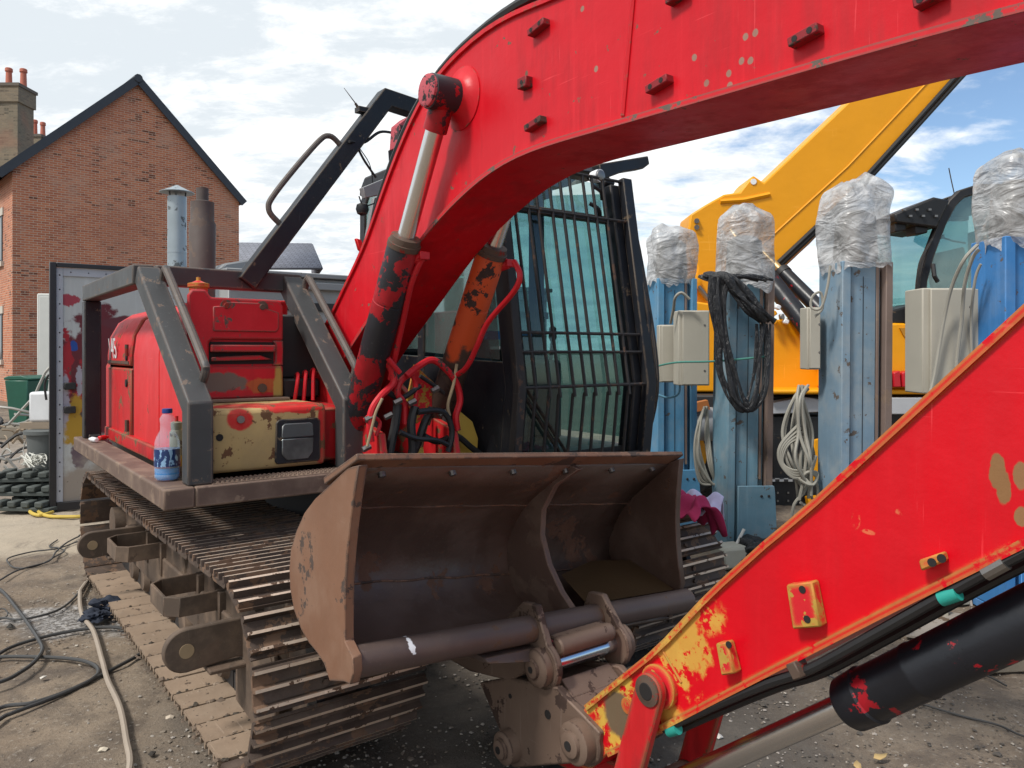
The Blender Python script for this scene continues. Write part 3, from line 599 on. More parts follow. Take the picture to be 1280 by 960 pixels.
MB().tube([(w0[0], BN, w0[1]), (w1[0], BN, w1[1] + .01)], .009, 6).obj('weld_seam', M['boom'], BOOM)
for px, py, w, n_ in ((677, 36, 24, 2), (660, 105, 13, 1), (673, 156, 24, 2), (828, 107, 32, 2), (1011, 47, 44, 2), (852, -4, 30, 2), (1168, -1, 46, 2)):
    u, z = bp(px, py); u2, z2 = bp(px + w / 2, py); L_ = abs(u2 - u) * .88; hh = .019 if n_ == 2 else .030
    k = MB(); ang = R(10); Mx = Matrix.Rotation(-ang * (n_ == 2), 3, 'Y')
    k.box((u, BN - .014, z), (2 * L_, .034, hh * 1.3), Mx); BR = k.obj('pipe_bracket', M['boom_br'], BOOM, bev=.003)
    for s_ in ((-.5, .5) if n_ == 2 else (0,)):
        c = Vector((u, BN - .032, z)) + Mx @ Vector((L_ * s_, 0, 0)); MB().cyl(c, c + Vector((0, .004, 0)), .008, n=12).obj('bolt_hole', M['hole'], BR)
# hoses along the top of the boom
for k_, (dv, dz) in enumerate(((-.10, .045), (-.045, .052), (.02, .045), (.09, .05))):
    P = [(t_[0] - .0, VC + dv - .03, t_[1]) for t_ in ts[14:52:3]]
    Q = []
    for i, p in enumerate(P):
        a = Vector(P[max(0, i - 1)]); c = Vector(P[min(len(P) - 1, i + 1)]); d = (c - a).normalized(); n_ = Vector((-d.z, 0, d.x)); Q.append(Vector(p) + n_ * (dz + .012 * math.sin(i * 1.3 + k_)))
    MB().tube(Q, .021, 8, 3).obj('boom_hose', M['hose_black'], BOOM)
# ram boss
bu, bz = mp(594, 112, BN); PU, PZ = mp(556, 118, VC - .235)
q = MB(); q.lathe((PU, BN + .005, PZ), (0, -1, 0), [(0, .128), (.010, .128), (.018, .105), (.035, .078), (.055, .066), (.06, .066)], 30)
q.obj('ram_boss', M['boom'], BOOM, ang=50)
# ---- boom rams
def ram(v, m_barrel, cap, near):
    T = thing('boom_ram', None, None, parent=EX)
    J = mp(508, 295, VC - .235); d = (Vector((J[0], 0, J[1])) - Vector((PU, 0, PZ))).normalized()
    P = Vector((PU, v, PZ)); Jp = Vector((J[0], v, J[1])); E = Jp + d * 1.02
    e = MB(); e.lathe(P + Vector((0, .075, 0)), (0, -1, 0), [(0, .062), (.004, .070), (.146, .070), (.15, .062)], 26); e.cyl(P + d * .03, P + d * .15, .05, n=20); e.obj('ram_eye', M['cyl_black'] if near else m_barrel, T)
    f = MB(); f.lathe(P + Vector((0, -.074, 0)), (0, -1, 0), [(0, .066), (.012, .064), (.016, .055)], 24); PC = f.obj('pin_cap', M['pink'], T)
    for k in (-1, 1): c = P + Vector((.012 * k, -.091, .026 * k)); MB().cyl(c, c + Vector((0, .006, 0)), .009, n=10).obj('bolt_hole', M['hole'], PC)
    r = MB(); r.cyl(P + d * .14, Jp + d * .05, .039, n=24); r.obj('ram_rod', M['chrome'], T)
    b_ = MB(); b_.lathe(Jp, d, [(0, .052), (.004, .066), (.03, .069), (.032, .074), (.055, .074)], 26); b_.obj('ram_gland', M['gland'], T)
    b_ = MB(); b_.lathe(Jp + d * .055, d, [(0, .068), (.01, .072), (.26, .072), (.262, .069), (.27, .069), (.272, .072), (.95, .072), (.97, .06)], 28); b_.obj('ram_barrel', m_barrel, T)
    s_ = -1 if not near else 1
    port = Jp + d * .12 + Vector((.05, .05, .02)); 
    MB().cyl(Jp + d * .12 + Vector((.02, .03, 0)), port + Vector((.03, .02, .0)), .026, n=12).box(port + Vector((.035, .02, 0)), (.035, .05, .035)).obj('ram_port', M['hose_red'], T, bev=.003)
    nrm = Vector((-d.z, 0, d.x)); nrm = nrm if nrm.x > 0 else -nrm
    if not near: MB().tube([(*(lambda q: (q[0] + .05, v - .10, q[1]))(mp(x_, y_, v - .10)),) for x_, y_ in ((634, 328), (641, 345), (634, 365), (603, 402), (590, 430), (580, 452), (573, 462), (565, 468))], .013, 10, 6).obj('ram_pipe', M['hose_red'], T)
    else: MB().tube([port + Vector((.035, .02, 0)), port + d * .12 + nrm * .03, port + d * .35 + nrm * .02 + Vector((0, .02, 0)), port + d * .62 + nrm * .03 + Vector((0, .03, 0))], .014, 10, 6).obj('ram_pipe', M['hose_red'], T)
    return E
ram(VC - .235, M['cyl_black'], None, True); ram(VC + .235, M['cyl_orange'], None, False)
# ---- boom foot brackets and pipework in front of the deck
ft = MB()
for v in (VC - .21, VC + .19): ft.prism([(-.5, 1.0), (.22, .98), (.16, 1.22), (-.1, 1.28), (-.55, 1.5), (-.95, 1.45), (-1.0, 1.0)], v - .018, v + .018)
ft.obj('boom_foot_bracket', M['hood_rear'], EX, bev=.004)
ft = MB(); ft.bx(-1.2, .05, -.34, .32, .94, 1.05); ft.obj('swing_deck', M['dark'], EX)
u_ = .10
def H(pts, r, m, u0=.16, name='hydraulic_hose'):
    P = []
    for i, p in enumerate(pts):
        uu = u0 + (p[2] if len(p) > 2 else 0); v, z = mq(p[0], p[1], uu); P.append((uu, v, z))
    return MB().tube(P, r, 8, 6).obj(name, M[m], EX)
H([(481, 450), (489, 462), (492, 478), (476, 495), (465, 512), (462, 532), (464, 552)], .017, 'hose_red')
H([(508, 470), (523, 458), (540, 450), (556, 460), (570, 478), (575, 500), (570, 520), (572, 538)], .017, 'hose_red')
H([(485, 448), (495, 460), (500, 466)], .012, 'hose_red', .2)
H([(508, 470), (500, 478), (497, 492), (505, 505), (506, 530)], .016, 'hose_red', .12)
H([(512, 465), (520, 480), (519, 500), (514, 512)], .012, 'hose_red', .1)
H([(571, 455), (567, 480), (560, 505), (562, 520)], .008, 'hose_tan', .17)
H([(478, 498), (470, 515), (466, 530), (459, 558)], .007, 'hose_tan', .19)
H([(519, 508), (514, 530), (516, 560), (512, 580)], .022, 'hose_black', .15)
H([(497, 505), (494, 530), (488, 560), (485, 585)], .022, 'hose_black', .13)
H([(540, 510), (530, 530), (522, 555), (512, 575)], .020, 'hose_black', .1)
H([(522, 515), (545, 513), (558, 519), (565, 540), (560, 565)], .015, 'hose_black', .17)
H([(463, 500), (470, 530), (475, 560), (480, 590)], .020, 'hose_black', .05)
H([(485, 490), (500, 498), (515, 490), (525, 482)], .014, 'hose_black', .1)
H([(525, 470), (540, 480), (555, 492)], .010, 'hose_black', .12)
H([(530, 545), (548, 552), (570, 545), (590, 560), (610, 575)], .016, 'hose_black', .12)
H([(560, 495), (556, 530), (548, 575)], .02, 'hose_black', .02)
H([(500, 540), (520, 548), (545, 550), (560, 556)], .012, 'hose_black', .18)
H([(455, 525), (463, 520), (475, 528), (470, 545)], .009, 'hose_red', .15)
H([(535, 520), (528, 548), (522, 580)], .013, 'hose_tan', .02)
for px, py in ((486, 520), (498, 502), (516, 503), (554, 517), (459, 560), (462, 523), (545, 487)):
    v, z = mq(px, py, .17); MB().cyl((.16, v - .018, z - .008), (.165, v + .018, z + .008), .015, n=6).obj('hose_fitting', M['steel'], EX)
def plate_u(pts, u0, th, m, name, par=EX):
    return MB().prism([mq(a, b_, u0) for a, b_ in pts], u0 - th / 2, u0 + th / 2, 'vz').obj(name, M[m], par, bev=.003)
plate_u([(572, 512), (590, 527), (597, 548), (596, 566), (560, 573), (555, 560)], .06, .012, 'yellow_plate', 'valve_guard')
plate_u([(517, 455), (548, 484), (545, 512), (520, 530), (508, 500)], -.02, .012, 'lug', 'valve_bracket')
plate_u([(518, 562), (528, 558), (532, 590), (518, 592)], .1, .02, 'yellow_plate', 'clamp_block')
# coiled pipes beside the yellow box
for k in range(3):
    v0_, z0_ = mq(372 + k * 10, 484 - k * 3, -.45)
    MB().tube([(-.45 + .02 * k, v0_ - .02, z0_ - .09), (-.43, v0_ - .01, z0_ + .02), (-.47, v0_ + .01, z0_ + .065), (-.55, v0_ + .03, z0_ + .05), (-.60, v0_ + .05, z0_ - .05)], .010, 8, 6).obj('bent_pipe', M['hose_red'], EX)
MB().bx(-.8, -.5, -.56, -.36, 1.36, 1.46).bx(-.9, -.62, -.55, -.3, 1.46, 1.80).obj('valve_block', M['dark'], EX, bev=.01)

# ---- cab
CAB = thing('cab', None, None, parent=EX); c0, c1 = .33, 1.25; cu = .22
side = [(cu, 1.0), (cu + .05, 1.42), (cu - .14, 2.58), (cu - .30, 2.74)]
for v in (c0 + .035, c1 - .035):
    MB().beam([(a, v, b_) for a, b_ in side[:3]], .085, .09, side=(0, 1, 0)).obj('front_pillar', M['cabblack'], CAB, bev=.01, seg=2)
    MB().beam([(cu - .16, v, 2.58), (cu - .30, v, 2.70), (-1.3, v, 2.72), (-1.40, v, 2.6), (-1.42, v, 1.0)], .08, .08, side=(0, 1, 0)).obj('cab_hoop', M['cabblack'], CAB, bev=.01, seg=2)
    MB().beam([(-.62, v, 1.0), (-.62, v, 2.68)], .08, .08, side=(0, 1, 0)).obj('centre_pillar', M['cabblack'], CAB, bev=.008)
MB().prism([(cu - .18, 2.66), (cu - .32, 2.78), (-1.36, 2.78), (-1.44, 2.70), (-1.44, 2.66)], c0 - .01, c1 + .01).obj('cab_roof', M['cabblack'], CAB, bev=.015, seg=2)
MB().bx(-1.44, cu, c0, c1, .96, 1.06).obj('cab_floor', M['dark'], CAB)
MB().prism([(cu - .02, 1.06), (cu + .02, 1.40), (cu - .02, 1.55), (-1.4, 1.60), (-1.4, 1.06)], c0, c0 + .02).obj('side_panel', M['cabblack'], CAB, bev=.004)
MB().prism([(-.64, 1.06), (-.64, 1.62), (-1.4, 1.62), (-1.4, 1.06)], c1 - .02, c1).obj('side_panel', M['cabblack'], CAB, bev=.004)
MB().bx(-1.43, -1.40, c0 + .05, c1 - .05, 1.06, 1.6).obj('rear_panel', M['cabblack'], CAB)
MB().prism([(cu - .03, 1.40 + .02), (cu - .18, 2.55), (-.58, 2.64), (-.58, 1.60), (cu - .05, 1.56)], c0 + .006, c0 + .0062).obj('side_window', M['glass2'], CAB)
MB().prism([(-.66, 1.62), (-.66, 2.64), (-1.38, 2.64), (-1.38, 1.62)], c0 + .006, c0 + .0062).obj('side_window', M['glass2'], CAB)
MB().prism([(cu - .03, 1.1), (cu + .0, 1.42), (cu - .18, 2.55), (-.58, 2.64), (-.58, 1.1)], c1 - .0062, c1 - .006).obj('door_window', M['glass'], CAB)
MB().prism([(-.66, 1.64), (-.66, 2.64), (-1.38, 2.64), (-1.38, 1.64)], c1 - .0062, c1 - .006).obj('side_window', M['glass'], CAB)
MB().bx(-1.4052, -1.405, c0 + .07, c1 - .07, 1.62, 2.62).obj('rear_window', M['glass'], CAB)
FR = lambda z, o=0: (cu + .05 * (z - 1.0) / .42 if z < 1.42 else cu + .05 - .19 * (z - 1.42) / 1.16) + o
pw = MB()
pw.add([(FR(z, -.02), v, z) for z in (1.08, 1.42, 2.35) for v in (c0 + .09, c1 - .09)], [(0, 1, 3, 2), (2, 3, 5, 4)]); pw.obj('windscreen', M['glass'], CAB)
pw = MB(); pw.add([(FR(z, -.04), v, z) for z in (2.40, 2.60) for v in (c0 + .09, c1 - .09)], [(0, 1, 3, 2)]); pw.obj('upper_windscreen', M['glass2'], CAB)
MB().beam([(FR(2.375, -.02), c0 + .06, 2.375), (FR(2.375, -.02), c1 - .06, 2.375)], .05, .04).obj('windscreen_rail', M['cabblack'], CAB, bev=.005)
# interior
MB().prism([(-.9, 1.35), (-.45, 1.35), (-.42, 1.45), (-.8, 1.5), (-.95, 2.1), (-1.08, 2.1), (-1.0, 1.4)], .58, 1.0).obj('operator_seat', M['seat'], CAB, bev=.03, seg=2)
MB().bx(-1.3, -.3, .5, 1.1, 2.56, 2.63).obj('headliner', M['seat'], CAB, bev=.02)
MB().prism([(-1.05, 2.12), (-.95, 2.12), (-.96, 2.3), (-1.06, 2.3)], .68, .9).obj('headrest', M['seat'], CAB, bev=.02)
MB().bx(-.8, -.25, .42, .55, 1.06, 1.55).bx(-.8, -.25, 1.02, 1.13, 1.06, 1.55).obj('console', M['dark'], CAB, bev=.02)
for v in (.48, 1.07): MB().tube([(-.3, v, 1.55), (-.28, v, 1.68)], .012, 8).lathe((-.28, v, 1.66), (0, 0, 1), [(0, .012), (.03, .026), (.09, .022), (.10, .01)], 12).obj('joystick', M['dark'], CAB)
MB().prism([(.02, 1.06), (.10, 1.06), (.08, 1.45), (.04, 1.45)], .5, .58).box((.03, .55, 1.62), (.04, .2, .14)).obj('monitor', M['dark'], CAB, bev=.006)
MB().box((-.35, .78, 1.70), (.03, .34, .05)).obj('blue_seat_label', plain('blue_cover', (.03, .14, .35), .6), CAB)
for k in (0, 1): MB().tube([(-.05, .60 + .1 * k, 1.08), (-.02, .62 + .1 * k, 1.40), (.0, .60 + .1 * k, 1.52)], .012, 8, 4).obj('travel_lever', M['dark'], CAB)
# wiper arms crossing the screen
for a, b_ in (((640, 500), (702, 570)), ((648, 500), (708, 566))):
    va, za = mq(a[0], a[1] - 20, .235); vb, zb = mq(b_[0], b_[1], .235); MB().tube([(FR(za, .01), va, za), (FR(zb, .01), vb, zb)], .009, 6).obj('wiper_arm', M['black'], CAB)
# grille
GR = thing('window_grille', None, None, parent=EX); ou = .075
gv0, gv1 = c0 + .02, c1 - .02; gz = (1.02, 1.42, 2.60)
def gp(v, z): return (FR(z, ou), v, z)
for v in (c0 + .0, c1 + .015): MB().beam([gp(v, .98), gp(v, 1.42), gp(v, 2.62)], .05 if v < 1 else .075, .05, side=(0, 1, 0)).obj('grille_post', M['rustbar'] if v < 1 else M['cabblack'], GR, bev=.005)
nb = 9
for i in range(nb):
    v = c0 + .10 + i * (c1 - c0 - .25) / (nb - 1); w_ = .010 * math.sin(i * 2.3)
    MB().tube([gp(v, 1.02), gp(v + w_, 1.38), gp(v + w_, 1.46), gp(v - .02 + w_, 2.60)], .0092, 6, 3).obj('grille_bar', M['rustbar'], GR)
for z in (1.03, 1.42, 1.60, 1.70, 2.36, 2.60):
    MB().tube([gp(gv0, z), gp(gv1, z)], .0095, 6).obj('grille_crossbar', M['rustbar'], GR)
MB().beam([gp(gv0, 1.0), gp(gv1, 1.0)], .03, .05).obj('grille_foot', M['rustbar'], GR, bev=.003)
# bowed bar and outer pipe on the door side
MB().tube([(cu + .05, c1 + .05, 1.05), (cu + .13, c1 + .07, 1.45), (cu + .02, c1 + .06, 2.1), (cu - .08, c1 + .03, 2.55)], .017, 8, 6).obj('grille_side_rail', M['cabblack'], GR)
dv_, dz_ = c1 + .06, 0
MB().prism([(cu - .02, 1.12), (cu + .12, 1.35), (cu + .10, 1.8), (cu - .02, 2.35), (cu - .10, 2.45), (cu - .02, 1.9), (cu + .02, 1.4), (cu - .08, 1.15)], c1 + .03, c1 + .055).obj('door_edge', M['cabblack'], CAB, bev=.006)
MB().prism([mq(745, 206, .02), mq(806, 196, .02), mq(808, 206, .02), mq(800, 212, .02), mq(775, 216, .02), mq(748, 226, .02)], -.03, .05, 'vz').obj('lamp_bracket', M['cabblack'], CAB, bev=.005)
v_, z_ = mq(752, 219, .16); WL = MB().lathe((.08, v_, z_), (1, 0, 0), [(0, .02), (.01, .034), (.05, .038), (.07, .038)], 18).obj('work_lamp', M['white'], CAB)
MB().lathe((.15, v_, z_), (1, 0, 0), [(0, .032), (.008, .03), (.012, .02)], 16).obj('lamp_lens', M['steel'], WL)
for k, (px, py) in enumerate(((748, 240), (745, 262))):
    v_, z_ = mq(px, py, .13); MB().tube([(.13, v_ - .05, z_ + .03), (.15, v_, z_), (.13, v_ + .03, z_ - .04)], .012, 6, 4).obj('lamp_cable', M['hose_black'], CAB)
# upper items on the near cab corner: mirror, plates, pink headed lamp
uk = -.55
plate_u([(483, 222), (505, 210), (508, 236), (497, 243), (483, 240)], uk, .08, 'grey', 'roof_plate')
plate_u([(451, 235), (492, 218), (500, 226), (492, 240), (455, 248)], uk + .1, .05, 'grey', 'mirror_arm')
plate_u([(494, 157), (505, 148), (516, 150), (516, 185), (492, 186)], uk + .1, .10, 'pink', 'roof_lamp')
plate_u([(490, 186), (512, 180), (510, 212), (492, 214)], uk + .05, .10, 'cabblack', 'roof_lamp_base')
plate_u([(466, 248), (482, 240), (478, 280), (470, 320), (452, 322)], uk, .03, 'grey', 'cab_corner_plate')
plate_u([(444, 298), (450, 300), (456, 312), (464, 318), (458, 322), (448, 312)], uk + .1, .03, 'hood', 'red_hook')
v_, z_ = mq(455, 262, uk + .1); MB().lathe((uk + .08, v_, z_ - .03), (0, 0, 1), [(0, .01), (.01, .028), (.035, .036), (.06, .03), (.07, .01)], 14).obj('mirror_ball', M['black'], EX)  # black round mirror below its arm, not a lamp
MB().tube([(uk + .1, v_ - .03, z_ + .07), (uk + .1, v_, z_ + .02), (uk + .1, v_ + .08, z_ + .05)], .004, 5, 4).obj('mirror_cable', M['hose_black'], EX)

# ---- stick
SN, SF_ = -.245, -.005
sp = lambda px, py: mp(px, py, SN)
tipc = sp(726, 926)
edge_top = [sp(735, 885), sp(826, 812), sp(892, 742), sp(960, 681), sp(1010, 640), sp(1272, 400)]
edge_bot = [sp(762, 940), sp(820, 912), sp(900, 870), sp(997, 820), sp(1113, 760), sp(1280, 677)]
d = Vector((edge_top[-1][0] - edge_top[-2][0], edge_top[-1][1] - edge_top[-2][1])).normalized()
et = edge_top + [(3.55, edge_top[-1][1] + (3.55 - edge_top[-1][0]) * d.y / d.x), (3.75, 2.42), (3.95, 2.40)]
eb = edge_bot + [(3.62, 1.95), (3.95, 2.25)]
tip = [(tipc[0] + .09 * math.cos(R(a)), tipc[1] + .09 * math.sin(R(a))) for a in range(125, 306, 20)]
S = MB(); S.prism(et[::-1] + tip + eb, SN, SF_); STK = S.obj('stick', M['stick'], EX, bev=.004)
def strip2(P, th, side, v0, v1, name):
    P = resample(P, 30); rings = []
    for i, p in enumerate(P):
        a = Vector((*P[max(0, i - 1)], 0)); c = Vector((*P[min(len(P) - 1, i + 1)], 0)); dd = (c - a).normalized(); n_ = Vector((-dd.y, dd.x, 0)) * side
        q0 = (p[0] + n_.x * th, p[1] + n_.y * th); q1 = (p[0] - n_.x * .006, p[1] - n_.y * .006); rings.append([(q1[0], v0, q1[1]), (q1[0], v1, q1[1]), (q0[0], v1, q0[1]), (q0[0], v0, q0[1])])
    return MB().loft(rings).obj(name, M['stick'], STK, ang=30)
strip2(et[:7], .012, 1, SN - .012, SF_ + .012, 'stick_top_flange'); strip2(eb[:7], .012, -1, SN - .014, SF_ + .014, 'stick_bottom_flange')
for pts, holes in (([(992, 728), (1024, 724), (1035, 780), (1000, 783)], ((1003, 737), (1009, 774))), ([(904, 801), (918, 799), (928, 838), (911, 841)], ((911, 806),)), ([(1157, 697), (1184, 688), (1187, 700), (1160, 711)], ((1165, 703), (1177, 698)))):
    lb = MB().prism([sp(*p) for p in pts], SN - .035, SN).obj('stick_lug', M['lug'], STK, bev=.004)
    for hx, hy in holes: u, z = mp(hx, hy, SN - .035); MB().cyl((u, SN - .0365, z), (u, SN - .034, z), .0095, n=12).obj('bolt_hole', M['hole'], lb)
lw = MB(); a, c = sp(828, 812), sp(852, 853)
MB().tube([(sp(826, 806)[0], SN, sp(826, 806)[1]), (a[0], SN, a[1]), (c[0], SN, c[1])], .005, 6).obj('weld_seam', M['lug'], STK)
# hose and clamps under the stick
hz = [(830, 912), (900, 880), (960, 855), (1013, 837), (1100, 790), (1180, 745), (1240, 712), (1300, 680), (1400, 620)]
MB().tube([(*(lambda q: (q[0] + .0, SN - .0, q[1] + .002))(mp(x_, y_, SN)),) for x_, y_ in hz], .013, 8, 5).obj('stick_hose', M['hose_black'], STK)
MB().tube([(*(lambda q: (q[0], SN + .06, q[1] - .03))(mp(x_, y_ - 4, SN)),) for x_, y_ in hz], .012, 8, 5).obj('stick_hose', M['hose_black'], STK)
for (x_, y_, m_) in ((1187, 744, 'teal'), (842, 912, 'teal')):
    u, z = sp(x_, y_); MB().cyl((u - .018, SN, z - .012), (u + .018, SN, z + .010), .017, n=12).obj('tape_band', M[m_], STK)
u, z = sp(1000, 833); MB().box((u, SN - .005, z - .005), (.03, .05, .04), Matrix.Rotation(R(-35), 3, 'Y')).obj('hose_clamp', M['gland'], STK, bev=.003)
a, c = sp(1232, 712), sp(1258, 700); MB().cyl((a[0], SN - .002, a[1] - .008), (c[0], SN - .002, c[1] - .004), .016, n=10).obj('hose_ferrule', M['steel'], STK)
# link pin on the stick
lu, lz = mp(811, 863, -.30)
MB().lathe((lu, SN + .01, lz), (0, -1, 0), [(0, .066), (.028, .066), (.032, .058)], 24).obj('link_boss', M['lug'], STK)
u, z = sp(785, 882); MB().lathe((u, SN, z), (0, -1, 0), [(0, .026), (.004, .026), (.005, .014)], 18).cyl((u, SN - .0055, z), (u, SN - .0045, z), .014, n=14).obj('grease_port', M['lug'], STK)
# idler links to the bucket ram
ru, rz_ = 1.66, .17
def linkbar(v0, v1, m_):
    a = Vector((lu, lz)); c = Vector((ru, rz_)); dd = (c - a).normalized(); n_ = Vector((-dd.y, dd.x)); w = .042; pts = []
    for t_ in range(-90, 91, 15): pts.append(tuple(a - dd * w * 1.2 * math.cos(R(t_)) + n_ * w * 1.2 * math.sin(R(t_))))
    for t_ in range(90, 271, 15): pts.append(tuple(c - dd * w * math.cos(R(t_)) * 1.2 + n_ * w * 1.2 * math.sin(R(t_))))
    L_ = MB().prism(pts, v0, v1).obj('idler_link', M[m_], EX, bev=.004)
    if v0 < VC: MB().lathe((lu, v0, lz), (0, -1, 0), [(0, .045), (.006, .045), (.008, .032), (.009, .030)], 22).obj('link_pin', M['gland'], L_); MB().lathe((lu, v0 - .009, lz), (0, -1, 0), [(0, .026), (.0015, .024)], 18).obj('pin_bore', M['hole'], L_)
linkbar(-.305, -.275, 'hood_rear'); linkbar(.03, .06, 'hood_rear')
# bucket ram
b0 = mp(1062, 880, VC); b1 = mp(1330, 752, VC); dd = (Vector((b1[0], 0, b1[1])) - Vector((b0[0], 0, b0[1]))).normalized(); P0 = Vector((b0[0], VC, b0[1]))
BR_ = thing('bucket_ram', None, None, parent=EX)
MB().lathe(P0, dd, [(-.012, .045), (-.006, .060), (.005, .068), (.05, .070), (.07, .072), (.075, .0665), (.22, .0665), (.225, .068), (.235, .068), (.24, .0655), (1.75, .0655), (1.78, .05)], 32).obj('ram_barrel', M['cyl_dark'], BR_)
rodend = Vector((ru, VC, rz_))
MB().cyl(P0 + dd * .02, rodend + dd * .04, .034, n=24).obj('ram_rod', M['chrome'], BR_)
MB().cyl((ru, -.27, rz_), (ru, .03, rz_), .05, n=20).obj('ram_eye', M['hitch'], BR_)

# ---- bucket
BL, BRV = -1.0, .66
pL = [mp(x_, y_, BL) for x_, y_ in ((436, 835), (424, 861), (418, 850), (411, 829), (402, 815), (392, 803), (382, 786), (373, 762), (368, 735), (367, 709), (369, 685), (376, 662), (386, 640), (398, 624), (413, 610), (440, 584))]
TL = Vector((*mp(437, 832, BL),)); TLt = mp(454, 581, BL); TRb = mp(857, 752, BRV); TRt = mp(852, 573, BRV)
def to_frame(p, T, up):  # (a,b) coordinates of p against the mouth line
    uu = Vector(up) - Vector(T); L_ = uu.length; e = uu / L_; n_ = Vector((e.y, -e.x)); w = Vector(p) - Vector(T); return (w.dot(n_), w.dot(e) / L_)
def from_frame(ab, T, up): uu = Vector(up) - Vector(T); L_ = uu.length; e = uu / L_; n_ = Vector((e.y, -e.x)); return Vector(T) + n_ * ab[0] + uu * ab[1]
ab = [to_frame(p, TL, TLt) for p in pL]
def bk(ab_, t_, dv=0):
    T = Vector(TL).lerp(Vector(TRb), t_); U = Vector(TLt).lerp(Vector(TRt), t_); p = from_frame(ab_, T, U); return Vector((p.x, BL + (BRV - BL) * t_ + dv, p.y))
BK = thing('bucket', None, None, parent=EX)
shell = ab[2:]; nt = 10
sh = MB(); sh.loft([[bk(a_, k / nt) for a_ in shell] for k in range(nt + 1)], closed=False, caps=False)
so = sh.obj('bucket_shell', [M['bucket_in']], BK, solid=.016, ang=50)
mouth = [(0.0, s_) for s_ in (1.0, .85, .7, .55, .4, .25, .12)]
mouthc = [(.0 + -.035 * math.sin(math.pi * s_) , s_) for _, s_ in mouth]
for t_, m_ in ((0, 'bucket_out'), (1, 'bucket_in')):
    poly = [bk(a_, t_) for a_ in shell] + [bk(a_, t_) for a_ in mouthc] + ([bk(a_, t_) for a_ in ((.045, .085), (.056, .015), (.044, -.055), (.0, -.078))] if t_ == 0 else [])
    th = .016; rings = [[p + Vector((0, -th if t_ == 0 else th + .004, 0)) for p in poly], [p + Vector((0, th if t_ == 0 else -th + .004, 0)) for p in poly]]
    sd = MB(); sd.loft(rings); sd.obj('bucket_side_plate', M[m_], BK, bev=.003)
# cutting edge
ce = MB(); ec = ab[-1]; e2 = to_frame(mp(413, 610, BL), TL, TLt); e0 = to_frame(mp(455, 579, BL), TL, TLt)
rings = []
for k in range(3):
    t_ = -.012 + 1.024 * k / 2; A_ = bk(e0, t_); C_ = bk((e2[0], e2[1]), t_); n_ = (A_ - C_).cross(Vector((0, 1, 0))).normalized(); n_ = n_ if n_.z > 0 else -n_
    rings.append([C_ + n_ * .010, A_ + n_ * .010, A_ + n_ * .030, C_ + n_ * .034])
CE = ce.loft(rings).obj('cutting_edge', M['bucket_out'], BK, bev=.003)
for k in range(6):
    t_ = .07 + .172 * k; A_ = bk(e0, t_); C_ = bk(e2, t_); n_ = (A_ - C_).cross(Vector((0, 1, 0))).normalized(); n_ = n_ if n_.z > 0 else -n_; p = A_.lerp(C_, .42)
    MB().lathe(p - n_ * .012, n_, [(0, .013), (.022, .013)], 10).obj('edge_bolt', M['steel'], CE)
# weld lines and a bolted bend line inside the shell
for f_, r_ in ((.80, .004), (.47, .0045)):
    k_ = f_ * (len(shell) - 1); i_ = int(k_); a_ = (shell[i_][0] + (shell[i_ + 1][0] - shell[i_][0]) * (k_ - i_) + .011, shell[i_][1] + (shell[i_ + 1][1] - shell[i_][1]) * (k_ - i_))
    MB().tube([bk(a_, .012 + .976 * q_ / 24) + Vector((.002 * math.sin(q_ * 2.1), 0, .003 * math.sin(q_ * 1.7))) for q_ in range(25)], r_, 6).obj('weld_seam', M['bucket_out'], BK)
# inner rib
M['rib'] = paint('rib_steel', (.125, .078, .062), .4, chip=(.20, .13, .10), amt=.12, cs=6, rough=.45, edge=.006, eamt=1.2)
rt = .60
rib = [a_ for a_ in shell[1:]]
inner = [(-.02, 1.0 - .06), (-.16, .80), (-.235, .62), (-.24, .45), (-.19, .28), (-.11, .14), (-.02, .04)]
poly = [bk(a_, rt) for a_ in rib] + [bk(a_, rt) for a_ in inner]
MB().loft([[p + Vector((0, -.014, 0)) for p in poly], [p + Vector((0, .014, 0)) for p in poly]]).obj('bucket_rib', M['rib'], BK, bev=.003)
# torsion tube and belly skirt
TA, TB = bk((.0, .015), .008), bk((.0, .01), 1.004)
MB().cyl(TA, TB, .049, n=28).obj('torsion_tube', M['tubeb'], BK)
sk_ = MB(); r0, r1 = [], []
for k in range(2):
    t_ = (.30, .62)[k]; T_ = bk((0, 0), t_); sk_r = [T_ + Vector((-.02, 0, -.05)), T_ + Vector((.03, 0, -.05)), T_ + Vector((.06, 0, -.13 if k else -.06)), T_ + Vector((-.22, 0, -.10))]; r0.append(sk_r)
sk_.loft(r0).obj('belly_plate', M['tubeb'], BK, bev=.003)
md = MB(); md.add([bk((-.30, .145), .70), bk((-.05, .07), .65), bk((-.05, .07), .99), bk((-.32, .20), .99), bk((-.36, .20), .85)], [(0, 1, 2, 3, 4)]); md.obj('mud_layer', M['mud'], BK)
